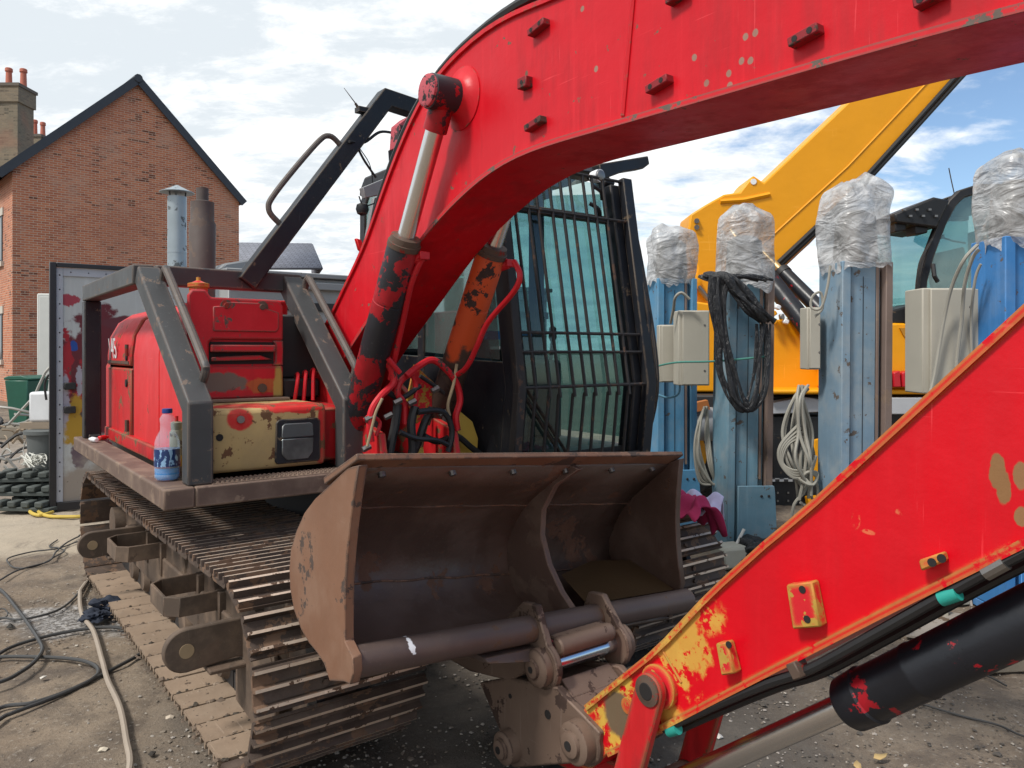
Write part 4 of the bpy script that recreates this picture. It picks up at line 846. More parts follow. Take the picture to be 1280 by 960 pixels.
# hinge ears, pins
pinu, pinz = 1.245, .475
for v, w in ((-.25, .03), (.10, .03)):
    t_ = (v - BL) / (BRV - BL); T_ = bk((0, .03), t_)
    c_ = Vector((pinu, pinz)); t0 = Vector((T_.x, T_.z)); poly = [(t0.x - .05, t0.y + .075), (t0.x + .03, t0.y + .085)]
    poly += [(c_.x + .085 * math.cos(R(a)), c_.y + .085 * math.sin(R(a))) for a in range(70, -111, -15)] + [(t0.x + .02, t0.y - .15)] + ([mp(640, 850, v), mp(590, 838, v), mp(562, 822, v), (t0.x - .20, t0.y - .055)] if v < 0 else [(t0.x - .12, t0.y - .08)])
    EAR = MB().prism(poly, v - w / 2, v + w / 2).obj('hinge_ear', M['hitch'], BK, bev=.005)
    s_ = -1 if v < 0 else 1
    MB().lathe((pinu, v + s_ * .015, pinz), (0, s_, 0), [(0, .068), (.03, .066), (.034, .058), (.04, .05), (.042, .034), (.05, .032), (.052, .014)], 26).obj('pin_boss', M['hitch'], EAR)
    MB().cyl((pinu, v + s_ * .062, pinz), (pinu, v + s_ * .069, pinz), .012, n=12).obj('pin_bore', M['hole'], EAR)
MB().cyl((pinu, -.23, pinz), (pinu, .09, pinz), .030, n=22).obj('hinge_pin', M['pin'], BK)
# quick hitch between stick and bucket
HT = thing('quick_hitch', None, None, parent=EX)
hp2 = mp(638, 932, -.27); hp1 = mp(726, 926, -.27)
oc = [mp(x_, y_, -.25) for x_, y_ in ((603, 852), (640, 846), (700, 858), (712, 872), (735, 895), (754, 915))]
poly = oc + [(hp1[0] + .085 * math.cos(R(a)), hp1[1] + .085 * math.sin(R(a))) for a in range(20, -101, -15)] + [(hp2[0] + .07 * math.cos(R(a)), hp2[1] + .08 * math.sin(R(a))) for a in range(-70, -191, -15)]
for v0, v1 in ((-.265, -.235), (.035, .065)):
    pl = MB().prism(poly, v0, v1).obj('hitch_plate', M['hitch'], HT, bev=.006, seg=2)
    if v0 < 0:
        for (u, z), r_ in ((hp1, .072), (hp2, .062)):
            MB().lathe((u, v0 + .005, z), (0, -1, 0), [(0, r_), (.045, r_ * .97), (.05, r_ * .85), (.052, r_ * .6), (.065, r_ * .57), (.068, r_ * .45)], 28).obj('pin_boss', M['hitch'], pl)
            MB().cyl((u, v0 - .060, z), (u, v0 - .066, z), r_ * .22, n=14).obj('pin_bore', M['hole'], pl)
        for x_, y_, r_ in ((638, 870, .009), (685, 893, .016)):
            u, z = mp(x_, y_, v0); MB().cyl((u, v0 + .003, z), (u, v0 - .003, z), r_, n=12).obj('plate_hole', M['hole'], pl)
MB().prism([(o[0] - .02, o[1] - .02) for o in oc[:4]] + [(hp1[0] - .16, hp1[1] + .02), (hp2[0], hp2[1])], -.234, .034).obj('hitch_core', M['hitch'], HT, bev=.004)
a, c, e_ = mp(697, 838, -.22), mp(718, 868, -.22), mp(760, 853, -.02)
MB().prism([(pinu + .04, pinz - .045), (pinu + .235, pinz - .165), (pinu + .225, pinz - .185), (pinu + .03, pinz - .065)], -.21, .03).obj('hitch_cover', M['hitch'], HT, bev=.003)
MB().lathe((pinu + .02, -.215, pinz + .062), (0, 1, 0), [(0, .02), (.003, .034), (.27, .034), (.274, .02)], 14).bx(pinu - .03, pinu + .02, -.212, .05, pinz + .05, pinz + .092).obj('hitch_hook', M['hitch'], HT, bev=.006)
MB().lathe((pinu - .01, -.217, pinz + .055), (0, 1, 0), [(0, .018), (.003, .028), (.03, .028)], 12).obj('hook_end', M['pink'], HT)
MB().cyl((hp1[0], -.23, hp1[1]), (hp1[0], .03, hp1[1]), .04, n=16).cyl((hp2[0], -.23, hp2[1]), (hp2[0], .03, hp2[1]), .04, n=16).obj('hitch_pins', M['hitch'], HT)
MB().prism([(ru + .03, rz_ + .05), (ru + .05, rz_ - .03), (ru, rz_ - .06), (hp2[0], hp2[1] - .06), (hp2[0] - .05, hp2[1]), (hp2[0], hp2[1] + .05)], -.16, -.09).obj('bucket_link', M['hood_rear'], HT, bev=.006)
# ------------------------------------------------------------------ background on the left: houses, container, yard clutter
def brickmat(name, c1, c2, mortar, cw=.225, ch=.075, mix3=None, axis='xz'):
    s = G(name); sx = s.n('ShaderNodeSeparateXYZ'); s.l(s.co, sx.inputs[0]); cb_ = s.n('ShaderNodeCombineXYZ')
    s.l(s.math('ADD', sx.outputs[0], sx.outputs[1]), cb_.inputs[0]); s.l(sx.outputs[2], cb_.inputs[1])
    b_ = s.n('ShaderNodeTexBrick'); s.l(cb_.outputs[0], b_.inputs['Vector']); b_.inputs['Scale'].default_value = 1; b_.inputs['Brick Width'].default_value = cw; b_.inputs['Row Height'].default_value = ch
    b_.inputs['Mortar Size'].default_value = .009; b_.inputs['Mortar Smooth'].default_value = .3; b_.inputs['Bias'].default_value = -.1
    n_ = s.noise(.8, 6, .65)
    s.setv(b_.inputs['Color1'], c1); s.setv(b_.inputs['Color2'], c2); s.setv(b_.inputs['Mortar'], mortar)
    # single odd bricks: quantised cell noise, burnt dark or pale
    fx = s.math('FLOOR', s.math('DIVIDE', s.math('ADD', sx.outputs[0], sx.outputs[1]), cw)); fz = s.math('FLOOR', s.math('DIVIDE', sx.outputs[2], ch))
    cc = s.n('ShaderNodeCombineXYZ'); s.l(fx, cc.inputs[0]); s.l(fz, cc.inputs[1]); wn = s.n('ShaderNodeTexWhiteNoise'); s.l(cc.outputs[0], wn.inputs['Vector'])
    col = s.mix(s.math('MULTIPLY', s.math('MULTIPLY', s.step(wn.outputs['Value'], .84, .90), s.step(s.noise(.9, 5, .6, s.map(loc=(1, 8, 3))), .38, .60)), s.math('SUBTRACT', 1, b_.outputs['Fac'])), b_.outputs['Color'], tuple(x * .42 for x in c2))
    col = s.mix(s.math('MULTIPLY', s.step(n_, .48, .68), .45), col, mix3 or (.48, .31, .23))
    col = s.mix(s.math('MULTIPLY', s.step(s.noise(.45, 4, .5, s.map(loc=(4, 2, 9))), .5, .7), .35), col, (.34, .14, .09))
    s.setv(s.b.inputs['Base Color'], col); s.b.inputs['Roughness'].default_value = .9
    s.bump(s.math('SUBTRACT', s.noise(9, 5, .6), s.math('MULTIPLY', b_.outputs['Fac'], .8)), .5, .02); return s.m
MB_BR = brickmat('red_brick', (.52, .185, .092), (.36, .11, .058), (.50, .40, .31))
MB_YB = brickmat('stock_brick', (.24, .19, .125), (.17, .14, .10), (.22, .18, .14), mix3=(.16, .15, .11))
def tiles(name, c):
    s = G(name); b_ = s.n('ShaderNodeTexBrick'); s.l(s.co, b_.inputs['Vector']); b_.inputs['Scale'].default_value = 1; b_.inputs['Brick Width'].default_value = .3; b_.inputs['Row Height'].default_value = .25
    b_.inputs['Mortar Size'].default_value = .02; s.setv(b_.inputs['Color1'], c); s.setv(b_.inputs['Color2'], tuple(x * .8 for x in c)); s.setv(b_.inputs['Mortar'], tuple(x * .45 for x in c))
    s.l(b_.outputs['Color'], s.b.inputs['Base Color']); s.b.inputs['Roughness'].default_value = .7; return s.m
SLATE = tiles('grey_slate', (.20, .21, .25)); VERGE = plain('dark_verge', (.035, .04, .05), .5); STONE = plain('pale_sill_stone', (.50, .46, .40), .8); TERRA = plain('terracotta', (.45, .14, .09), .8)
PANE = plain('dark_window_pane', (.03, .035, .045), .12, 0, .2, 3, 0); FRAMEW = plain('dark_window_frame', (.05, .05, .055), .5)
# house: local x along the gable wall, y back along the side wall
hA = Vector(((15.5 - 640) / 961 * 24, 24, 0)); Zr = 29.0; hB = Vector(((298.7 - 640) / 961 * Zr, Zr, 0)); hw = (hB - hA); HW = hw.length; ha = math.atan2(hw.y, hw.x)
HS = thing('brick_house', 'red brick house with a plain gable wall and dark roof verges', 'house', tuple(hA), ha)
ez0 = 1.6 + (440 - 211) / 961 * 24; ez1 = 1.6 + (440 - 252) / 961 * 29
# apex found on the gable plane through pixel (171,96)
dr = Vector(((171 - 640) / 961, 1)); hn = Vector((-hw.y, hw.x)).normalized(); tA = Vector((hA.x, hA.y)).dot(hn) / dr.dot(hn); ap = dr * tA
ax_ = (ap - Vector((hA.x, hA.y))).dot(Vector((hw.x, hw.y)).normalized()); az = 1.6 + (440 - 104) / 961 * tA
DEP = 9.0
MB().prism([(0, 0), (HW, 0), (HW, ez1), (ax_, az), (0, ez0)], 0, .3).obj('gable_wall', MB_BR, HS)
MB().bx(0, .3, .303, DEP, 0, ez0 - .05).obj('side_wall', MB_BR, HS)
MB().bx(HW - .3, HW, .303, DEP, 0, ez1 - .05).obj('side_wall', MB_BR, HS)
MB().prism([(0, 0), (HW, 0), (HW, ez1), (ax_, az - .05), (0, ez0)], DEP - .001, DEP + .3).obj('rear_wall', MB_BR, HS)
for p0_, p1_, k in (((ax_, az), (-.35, ez0 - .30), 0), ((ax_, az), (HW + .10, ez1 - .12), 1)):
    dd = (Vector(p1_) - Vector(p0_)).normalized(); n_ = Vector((-dd.y, dd.x)); n_ = n_ if n_.y > 0 else -n_
    P_ = lambda t, o: (Vector(t) + n_ * o)[:]
    MB().prism([P_(p0_, .02), P_(p1_, .02), P_(p1_, .16), P_(p0_, .16)], -.12, DEP + .4).obj('roof_slope', SLATE, HS)
    MB().prism([P_(p0_, -.06), P_(p1_, -.06), P_(p1_, .20), P_(p0_, .20)], -.17, -.122).obj('roof_verge', VERGE, HS)
MB().cyl((ax_, -.2, az + .13), (ax_, DEP + .4, az + .13), .14, n=10).obj('roof_ridge', VERGE, HS)
for y0_ in (1.45, 4.0, 6.5):
    for zz in (1.35, 4.55):
        w_ = MB().bx(-.02, .02, y0_, y0_ + 1.15, zz, zz + 1.5).obj('window', FRAMEW, HS); MB().bx(-.03, -.021, y0_ + .06, y0_ + .545, zz + .06, zz + 1.44).obj('pane', PANE, w_); MB().bx(-.03, -.021, y0_ + .605, y0_ + 1.09, zz + .06, zz + 1.44).obj('pane', PANE, w_)
        MB().bx(-.08, .02, y0_ - .15, y0_ + 1.3, zz - .16, zz - .002).obj('window_sill', STONE, HS); MB().bx(-.04, .02, y0_ - .15, y0_ + 1.3, zz + 1.503, zz + 1.75).obj('window_lintel', STONE, HS)
def chimney(parent, px0, px1, ytop, Z, pots, z0, name='chimney_stack'):
    x0 = (px0 - 640) / 961 * Z; x1 = (px1 - 640) / 961 * Z; zt = 1.6 + (440 - ytop) / 961 * Z; h_ = .65 * (x1 - x0); o = parent.location
    s_ = MB().bx(x0 + .08 - o.x, x1 - .08 - o.x, Z - o.y, Z + h_ - o.y, z0, zt - .9).bx(x0 - o.x, x1 - o.x, Z - .07 - o.y, Z + h_ + .07 - o.y, zt - .9, zt - .15).obj(name, MB_YB, parent)
    MB().bx(x0 - .06 - o.x, x1 + .06 - o.x, Z - .12 - o.y, Z + h_ + .12 - o.y, zt - .15, zt).obj('chimney_cap', plain('dark_cap', (.13, .11, .09), .9), s_)
    for i, (pa, ph, r_) in enumerate(pots):
        x = (pa - 640) / 961 * Z - o.x; hh = ph / 961 * Z; MB().lathe((x, Z + h_ / 2 - o.y, zt), (0, 0, 1), [(0, r_ * 1.1), (.08, r_), (hh - .2, r_ * .88), (hh - .18, r_ * 1.15), (hh - .03, r_ * 1.1), (hh, r_ * .8)], 12).obj('chimney_pot', TERRA, s_)
NB = thing('chimneyed_house', 'older yellow brick house behind the gable with terracotta pots on its stacks', 'house', (-21, 37, 0))
MB().bx(-8, 3.8, 0, 8, 0, 7.5).obj('wall', MB_YB, NB)
MB().prism([(-8.3, 7.4), (4.1, 7.4), (4.0, 7.7), (-8.2, 7.7)], -.3, 8.3).obj('roof', SLATE, NB)
MB().add([(-8.3, -.3, 7.7), (4.1, -.3, 7.7), (4.1, 8.3, 7.7), (-8.3, 8.3, 7.7), (-6, 4, 9.8), (1.5, 4, 9.8)], [(0, 1, 5, 4), (2, 3, 4, 5), (1, 2, 5), (3, 0, 4)]).obj('roof_slope', SLATE, NB)
chimney(NB, -26, 24, 104, 37.2, [(0.5, 25, .15), (19, 24, .15)], 6.5)
chimney(NB, 34, 52, 168, 43, [(40, 20, .13), (50, 17, .13)], 6.0)
SR = thing('slate_roof_house', 'far house showing only a blue grey slate roof behind the tall frame', 'house', (-9.5, 42, 0))
x0 = wp(285, 0, 42).x + 9.5; x1 = wp(398, 0, 42).x + 9.5; xm = wp(366, 0, 42).x + 9.5; zr = 1.6 + 135 / 961 * 42; ze = 1.6 + 104 / 961 * 42
MB().add([(x0 - 1, 0, ze), (x1 + .2, 0, ze), (xm, 4, zr + .55), (x0 - 1, 4, zr + .6)], [(0, 1, 2, 3)]).obj('roof_slope', SLATE, SR, solid=.12)
MB().add([(x1 + .2, 0, ze), (x1 - 2.4, 8, ze), (xm, 4, zr + .55)], [(0, 1, 2)]).obj('roof_slope', SLATE, SR, solid=.12)
MB().bx(x0 - .5, x1 - 2.8, .3, 7.5, 0, ze - .05).obj('wall', MB_BR, SR)

# steel container box standing behind the red machine
CT0 = wp(66, 640, 7.69); CT0.z = 0; CTn = thing('steel_screen', 'white steel screen in a black frame with red and yellow paint splattered low down', 'screen', tuple(CT0), math.atan2(Ld.y, Ld.x))
ch_ = 2.50
mct = paint('white_container_panel', (.46, .48, .47), .10, chip=(.14, .10, .08), amt=.03, cs=9, rough=.55, streak=.2,
    blobs=[((.40, 0, 1.35), (.33, .3, .70), (.13, .022, .030), .5, 7, .1), ((.13, 0, 1.45), (.05, .3, .35), (.34, .02, .03), .8, 9), ((.26, 0, 1.15), (.06, .3, .30), (.36, .02, .03), .8, 9), ((.20, 0, .88), (.10, .3, .25), (.42, .25, .03), .8, 9, .2), ((.11, 0, 1.12), (.04, .3, .28), (.36, .33, .38), .8, 9, .2), ((.24, 0, 1.32), (.03, .3, .14), (.36, .33, .38), .9, 12),
           ((.19, 0, 1.66), (.032, .3, .05), (.02, .07, .30), .6, 14, .1), ((.13, 0, 2.13), (.085, .3, .06), (.34, .05, .07), .9, 9), ((.25, 0, .55), (.09, .3, .12), (.14, .10, .12), .6, 8), ((.5, 0, .20), (.6, .3, .30), (.32, .28, .24), .5, 6, .3), ((.75, 0, 1.9), (.3, .3, .08), (.12, .03, .04), .3, 5)])
MB().bx(.05, .95, .035, .05, .08, ch_ - .06).obj('door_panel', mct, CTn)
MB().bx(.953, 1.62, .03, .045, .1, ch_ - .07).obj('wall_panel', mct, CTn)
edg = plain('black_frame_angle', (.02, .02, .023), .5)
MB().bx(-.03, .03, -.01, .03, 0, ch_).obj('corner_post', edg, CTn, bev=.004); MB().bx(.032, 1.65, -.01, .05, ch_ - .045, ch_).obj('top_rail', edg, CTn, bev=.004); MB().bx(.032, 1.65, -.005, .05, 0, .085).bx(.6, .7, .051, .8, 0, .06).obj('bottom_rail', edg, CTn, bev=.004)
trm = plain('riveted_trim', (.40, .42, .46), .5); MB().bx(.032, .09, .018, .034, .09, ch_ - .05).bx(.092, 1.6, .018, .029, ch_ - .13, ch_ - .05).obj('trim_strip', trm, CTn)
for k in range(16): MB().lathe((.062, .018, .2 + k * .145), (0, -1, 0), [(0, .008), (.004, .006)], 8).obj('rivet', edg, CTn)
for k in range(10): MB().lathe((.16 + k * .16, .018, ch_ - .09), (0, -1, 0), [(0, .007), (.004, .005)], 8).obj('rivet', edg, CTn)
for z_ in (1.22, .98): MB().bx(.10, .20, -.02, .034, z_, z_ + .07).obj('door_hinge', M['dark'], CTn, bev=.006)
CB2 = thing('site_cabin', 'low grey steel cabin with a gutter seen over the hood behind the guard rail', 'cabin', tuple(CT0), math.atan2(Ld.y, Ld.x))
MB().bx(1.75, 6.5, .1, 2.3, .05, ch_).obj('body', plain('cabin_panel', (.30, .31, .31), .6), CB2, bev=.01)
MB().bx(1.70, 6.55, .02, 2.35, ch_ + .002, ch_ + .06).obj('roof_sheet', M['grey'], CB2, bev=.01)
MB().prism([(1.72, ch_ + .063), (2.1, ch_ + .063), (2.12, ch_ + .16), (2.04, ch_ + .2), (1.78, ch_ + .14)], .3, 1.8).obj('roof_vent', M['grey'], CB2, bev=.02)
MB().bx(1.75, 6.5, .02, .098, ch_ - .14, ch_ - .05).obj('gutter', M['grey'], CB2, bev=.01)
MB().bx(1.75, 6.5, .06, .098, ch_ - .40, ch_ - .30).obj('wall_rail', M['dark'], CB2, bev=.005)
FLm = paint('galvanised_flue', (.33, .38, .41), .2, chip=(.2, .22, .23), amt=.1, cs=5, rough=.42, metal=.5)
fl = wp(216, 330, 8.9); FLU = thing('flue_pipe', 'galvanised flue pipe with a pointed rain cap on the cabin roof', 'flue', (fl.x + .05, fl.y, ch_ + .063))
zt = 1.6 + (440 - 246) / 961 * 8.9 - ch_ - .063
MB().cyl((0, 0, 0), (0, 0, zt), .105, n=24).cyl((0, 0, .18), (0, 0, .20), .108, n=24).obj('pipe', FLm, FLU)
MB().lathe((0, 0, zt + .045), (0, 0, 1), [(0, .19), (.006, .19), (.02, .15), (.085, .02), (.09, .004)], 24).obj('rain_cap', FLm, FLU)
for a in (0, 2.1, 4.2): MB().cyl((.09 * math.cos(a), .09 * math.sin(a), zt - .05), (.10 * math.cos(a), .10 * math.sin(a), zt + .055), .008, n=6).obj('cap_bracket', M['dark'], FLU)

# tall white cabinet beyond the container
c_ = wp(46, 520, 16); CBt = thing('white_cabinet', 'tall white steel cabinet between the green bin and the container', 'cabinet', (c_.x, 16, 0), R(10))
MB().bx(0, .95, 0, .8, .05, 2.82).obj('body', plain('cabinet_white', (.52, .53, .50), .6, 0, .08), CBt, bev=.02); MB().bx(.05, .90, -.012, -.001, .1, 2.75).obj('door', plain('cabinet_door', (.55, .56, .53), .6, 0, .08), CBt, bev=.004); MB().bx(0, .95, 0, .8, 0, .048).obj('plinth', M['dark'], CBt)
# wheelie bin
b_ = wp(34, 545, 14.6); BIN = thing('wheelie_bin', 'dark green wheelie bin against the cabinet', 'bin', (b_.x, 14.6, .21), R(-10)); BIN.scale = (.88, .88, .88); gm = plain('green_plastic', (.012, .085, .055), .5, 0, .2)
MB().loft([[(-.22, -.24, .06), (.22, -.24, .06), (.22, .24, .06), (-.22, .24, .06)], [(-.28, -.31, .98), (.28, -.31, .98), (.28, .31, .98), (-.28, .31, .98)]]).obj('body', gm, BIN, bev=.02)
MB().prism([(-.32, .985), (.30, .985), (.30, 1.02), (.1, 1.08), (-.2, 1.07), (-.32, 1.03)], -.29, .29).obj('lid', gm, BIN, bev=.015)
for x in (-.22, .22): MB().cyl((x - .02, .26, .1), (x + .02, .26, .1), .1, n=16).obj('wheel', M['black'], BIN)
MB().bx(-.2, .2, .31, .36, .98, 1.02).obj('handle', gm, BIN)
MB().bx(b_.x - .45, b_.x + .5, 14.2, 15.1, 0, .205).obj('low_platform', plain('old_pallet_wood', (.22, .19, .15), .9), label='low weathered platform under the green wheelie bin', cat='platform')
# heap of upturned metal chair frames
fm = plain('galv_frame', (.36, .35, .32), .5, .4)
def stool(px, py, Z, rz, tx, s_, lab):
    p = wp(px, py, Z); o = thing('metal_chair', lab, 'chair', (p.x, p.y, max(.05, p.z)), 0, 'discarded metal chairs by the container'); o.rotation_euler = (tx, .3, rz)
    for a, b2 in ((-1, -1), (1, -1), (1, 1), (-1, 1)): MB().tube([(a * .2 * s_, b2 * .2 * s_, .42 * s_), (a * .24 * s_, b2 * .24 * s_, 0)], .016, 6).obj('leg', fm, o)
    MB().tube([(.2 * s_ * math.cos(k * .63), .2 * s_ * math.sin(k * .63), .43 * s_) for k in range(10)], .016, 6, 2, True).obj('seat_ring', fm, o)
    MB().tube([(-.2 * s_, .2 * s_, .43 * s_), (-.2 * s_, .26 * s_, .85 * s_), (.2 * s_, .26 * s_, .85 * s_), (.2 * s_, .2 * s_, .43 * s_)], .016, 6, 3).obj('back_hoop', fm, o)
stool(14, 560, 9.6, .5, 1.3, 1.1, 'grey chair frame lying on its side at the left picture edge'); stool(34, 562, 9.4, 2.2, 2.6, 1.1, 'upturned grey chair frame in the middle of the heap')
stool(46, 548, 9.2, 1.2, .5, 1.0, 'grey chair frame leaning up nearest the dark tub'); stool(6, 545, 10.4, 2.9, 1.6, 1.0, 'rearmost grey chair frame fallen behind the heap')
rn = random.Random(11)
for k in range(4):
    p = wp(6 + 12 * k, 572 - k * 3, 9.3 - .1 * k); MB().beam([(p.x - .35, p.y, .05 + .03 * k), (p.x + .4, p.y + .3, .06 + .05 * k)], .06, .04).obj('scrap_bar', plain('pale_scrap', (.40, .38, .34), .7), bev=.004, label=['pale flat bar lying foremost left of the chair heap', 'pale flat bar under the fallen chair frames', 'pale flat bar under the middle of the chair heap', 'pale flat bar reaching from the chair heap to the tub'][k], cat='bar', group='flat bars under the chair heap')
jt = MB()
for k in range(26):
    p = wp(rn.uniform(0, 60), rn.uniform(520, 575), rn.uniform(9, 10.3)); q = p + Vector((rn.uniform(-.3, .3), rn.uniform(-.2, .2), rn.uniform(-.2, .2))); p.z = max(.03, p.z); q.z = max(.03, q.z)
    jt.mat(rn.randrange(3)); jt.tube([p, (p + q) / 2 + Vector((0, 0, .06)), q], rn.uniform(.008, .02), 5, 3)
jt.obj('scrap_tangle', [fm, M['dark'], plain('dull_timber', (.26, .20, .14), .9)], label='tangle of thin rods and wire offcuts in the chair heap', cat='scrap', kind='stuff')
p = wp(59, 560, 8.6); TU = thing('storage_tub', 'dark grey plastic tub against the container edge', 'tub', (p.x, p.y, 0)); tm = plain('grey_tub', (.09, .10, .10), .6)
MB().lathe((0, 0, 0), (0, 0, 1), [(0, .15), (.01, .16), (.68, .20), (.69, .23), (.73, .23), (.735, .18)], 24).obj('body', tm, TU); MB().tube([(-.22, 0, .66), (-.27, 0, .5), (-.1, -.22, .45)], .006, 5, 4).obj('handle', fm, TU)
p = wp(57, 505, 8.75); MB().box((p.x, p.y, .98), (.26, .22, .34)).obj('white_can', plain('white_jerry', (.6, .62, .64), .5), bev=.03, seg=2, label='white plastic jerry can beside the container edge', cat='can')
MB().tube([wp(58, 500, 8.5), wp(56, 480, 8.5), wp(62, 468, 8.5), wp(66, 478, 8.6)], .012, 6, 5).obj('black_lead', M['hose_black'], label='short black lead looped over the white jerry can', cat='cable')
MB().bx(p.x - .2, p.x + .2, 8.6, 9.0, .74, .808).obj('tub_board', plain('old_board', (.25, .2, .15), .9), label='board laid over the grey tub', cat='board')
# stacked rubber track sections
rm = plain('grey_track_rubber', (.055, .065, .06), .7, 0, .3)
for k, (px, py, w_, z_) in enumerate(((46, 628, .62, .0), (44, 608, .80, .13), (47, 590, .66, .25))):
    p = wp(px, 640, 7.85 + .12 * k); T_ = thing('track_section', ['lowest grey rubber track section of the stack by the container', 'widest grey rubber track section in the middle of the stack', 'topmost grey rubber track section of the stack'][k], 'track section', (p.x - .02 * k, p.y, z_), R(8 * (k - 1)), 'rubber track sections stacked by the container')
    MB().bx(-w_ / 2, w_ / 2, -.22, .22, .015, .055).obj('belt', rm, T_, bev=.006)
    for i in range(int(w_ / .15)):
        for y in (-.15, .08): MB().bx(-w_ / 2 + .02 + i * .15, -w_ / 2 + .11 + i * .15, y - .085, y + .06, .056, .115).obj('tread_block', rm, T_, bev=.01)
wn_ = MB()
for k in range(14):
    P = [wp(42 + rn.uniform(-16, 16), 585, 8.1 + rn.uniform(-.2, .2)) for _ in range(4)]
    for q in P: q.z = .40 + rn.uniform(0, .12)
    wn_.tube(P, .006, 5, 5)
wn_.obj('white_wire_tangle', plain('pale_wire', (.55, .55, .50), .6), label='tangle of thin pale wire on the rubber track stack', cat='wire', kind='stuff')
YH = [(66, 640), (50, 644), (38, 640), (42, 632), (58, 628), (68, 622), (60, 626), (48, 638), (60, 645), (85, 646), (105, 645), (130, 640)]
MB().tube([g(x, y, .02) for x, y in YH], .017, 8, 6).obj('yellow_hose', plain('yellow_hose_skin', (.50, .36, .06), .6), label='yellow hose curling round the foot of the container', cat='hose')
# ------------------------------------------------------------------ cables on the left ground
def lead(pts, r, m, name, label, cat='cable', zz=0, wob=1, pre=(), post=()):
    P = [Vector(p) for p in pre] + [g(x, y, r + zz) for x, y in pts] + [Vector(p) for p in post]
    P = catmull(P, 8); seen = []
    for i, p in enumerate(P):
        h = r + zz + .004
        for j, q in enumerate(seen[:-14]):
            dq = math.hypot(p.x - q.x, p.y - q.y)
            if dq < .06: h = max(h, q.z + 2 * r * (1 - dq / .06) ** .5)
        p.z = h + .010 * noise.noise(p * .9) ; seen.append(p.copy())
    return MB().tube(P, r, 8, 0).obj(name, m, label=label, cat=cat)
tanh = plain('tan_cable_skin', (.30, .25, .20), .7, 0, .2); blk = plain('black_cable_skin', (.045, .045, .045), .5, 0, .4)
lead([(0, 817), (43, 800), (100, 788), (143, 785), (173, 793), (184, 803), (177, 817), (150, 833), (117, 850), (83, 866), (40, 880), (0, 886)], .0095, blk, 'black_cable', 'thick black cable making the widest loop on the left ground', pre=[(-2.6, 3.7, 0)], post=[(-2.3, 3.2, 0)])
lead([(0, 822), (50, 822), (93, 825), (117, 832), (123, 842), (113, 852), (90, 864), (55, 878), (17, 892), (0, 900)], .0095, blk, 'black_cable', 'thick black cable making the inner flat loop on the left ground', pre=[(-2.7, 3.9, 0)], post=[(-2.2, 3.1, 0)], zz=.004)
lead([(0, 738), (20, 760), (37, 783), (48, 800), (53, 813), (44, 827), (27, 840), (0, 853)], .010, blk, 'black_cable', 'black cable curving in and out at the left picture edge', pre=[(-3.6, 5.2, 0)], post=[(-2.6, 3.5, 0)], zz=.018)
lead([(106, 731), (100, 745), (103, 770), (117, 790), (128, 827), (135, 853), (150, 887), (158, 927), (162, 962)], .0125, tanh, 'tan_cable', 'thick tan cable running towards the viewer beside the track', zz=.012, pre=[(-3.2, 6.2, 0)], post=[(-1.35, 2.6, 0)])
lead([(104, 733), (93, 748), (73, 763), (43, 772), (20, 775), (0, 773)], .007, blk, 'black_cable', 'thin black cable bending left from under the rear of the track', pre=[(-3.1, 5.9, 0)], post=[(-3.3, 4.5, 0)])
lead([(110, 676), (97, 678), (72, 686), (40, 690), (12, 697), (10, 703), (20, 710), (45, 708), (72, 694), (80, 688), (62, 684), (72, 676)], .0055, blk, 'thin_lead', 'thin black lead looping on the pale ground behind the track', pre=[(-3.2, 6.7, 0)])
lead([(110, 668), (98, 672), (82, 680), (70, 690), (60, 702), (23, 713), (0, 726)], .0065, blk, 'thin_lead', 'thin dark lead lying straight towards the left picture edge', pre=[(-3.3, 7.2, 0)], zz=.008)
lead([(0, 762), (8, 764), (9, 770), (0, 775)], .004, blk, 'thin_lead', 'tiny loop of thin lead at the left picture edge', pre=[(-3.2, 4.6, 0)])
# crumpled objects
def crumple(name, c, size, m, label, cat, seed, n=14, amp=.35, lo=None):
    bm = bmesh.new(); bmesh.ops.create_icosphere(bm, subdivisions=4, radius=1)
    for v in bm.verts:
        p = v.co.copy(); k = 1 + amp * (noise.noise(p * 1.6 + Vector((seed, 0, 0))) + .5 * noise.noise(p * 4 + Vector((0, seed, 0))) + .3 * abs(noise.noise(p * 9)))
        v.co = Vector((p.x * size[0] * k, p.y * size[1] * k, max(-.4 if lo is None else lo, p.z) * size[2] * k))
    me = bpy.data.meshes.new(name); bm.to_mesh(me); bm.free(); me.materials.append(m); me.polygons.foreach_set('use_smooth', [True] * len(me.polygons)); me.set_sharp_from_angle(angle=R(50))
    o = bpy.data.objects.new(name, me); COL.objects.link(o); o.location = c; return tag(o, label, cat)
navy = plain('navy_rag', (.010, .016, .032), .8, 0, .4)
crumple('dark_rag', g(131, 759, .05), (.10, .07, .05), navy, 'crumpled navy rag lying between the tan cable and the track', 'rag', 3, amp=.7)
crumple('dark_rag', g(118, 770, .04), (.07, .06, .035), navy, 'smaller navy scrap on the gravel beside the rag', 'rag', 9, amp=.7)
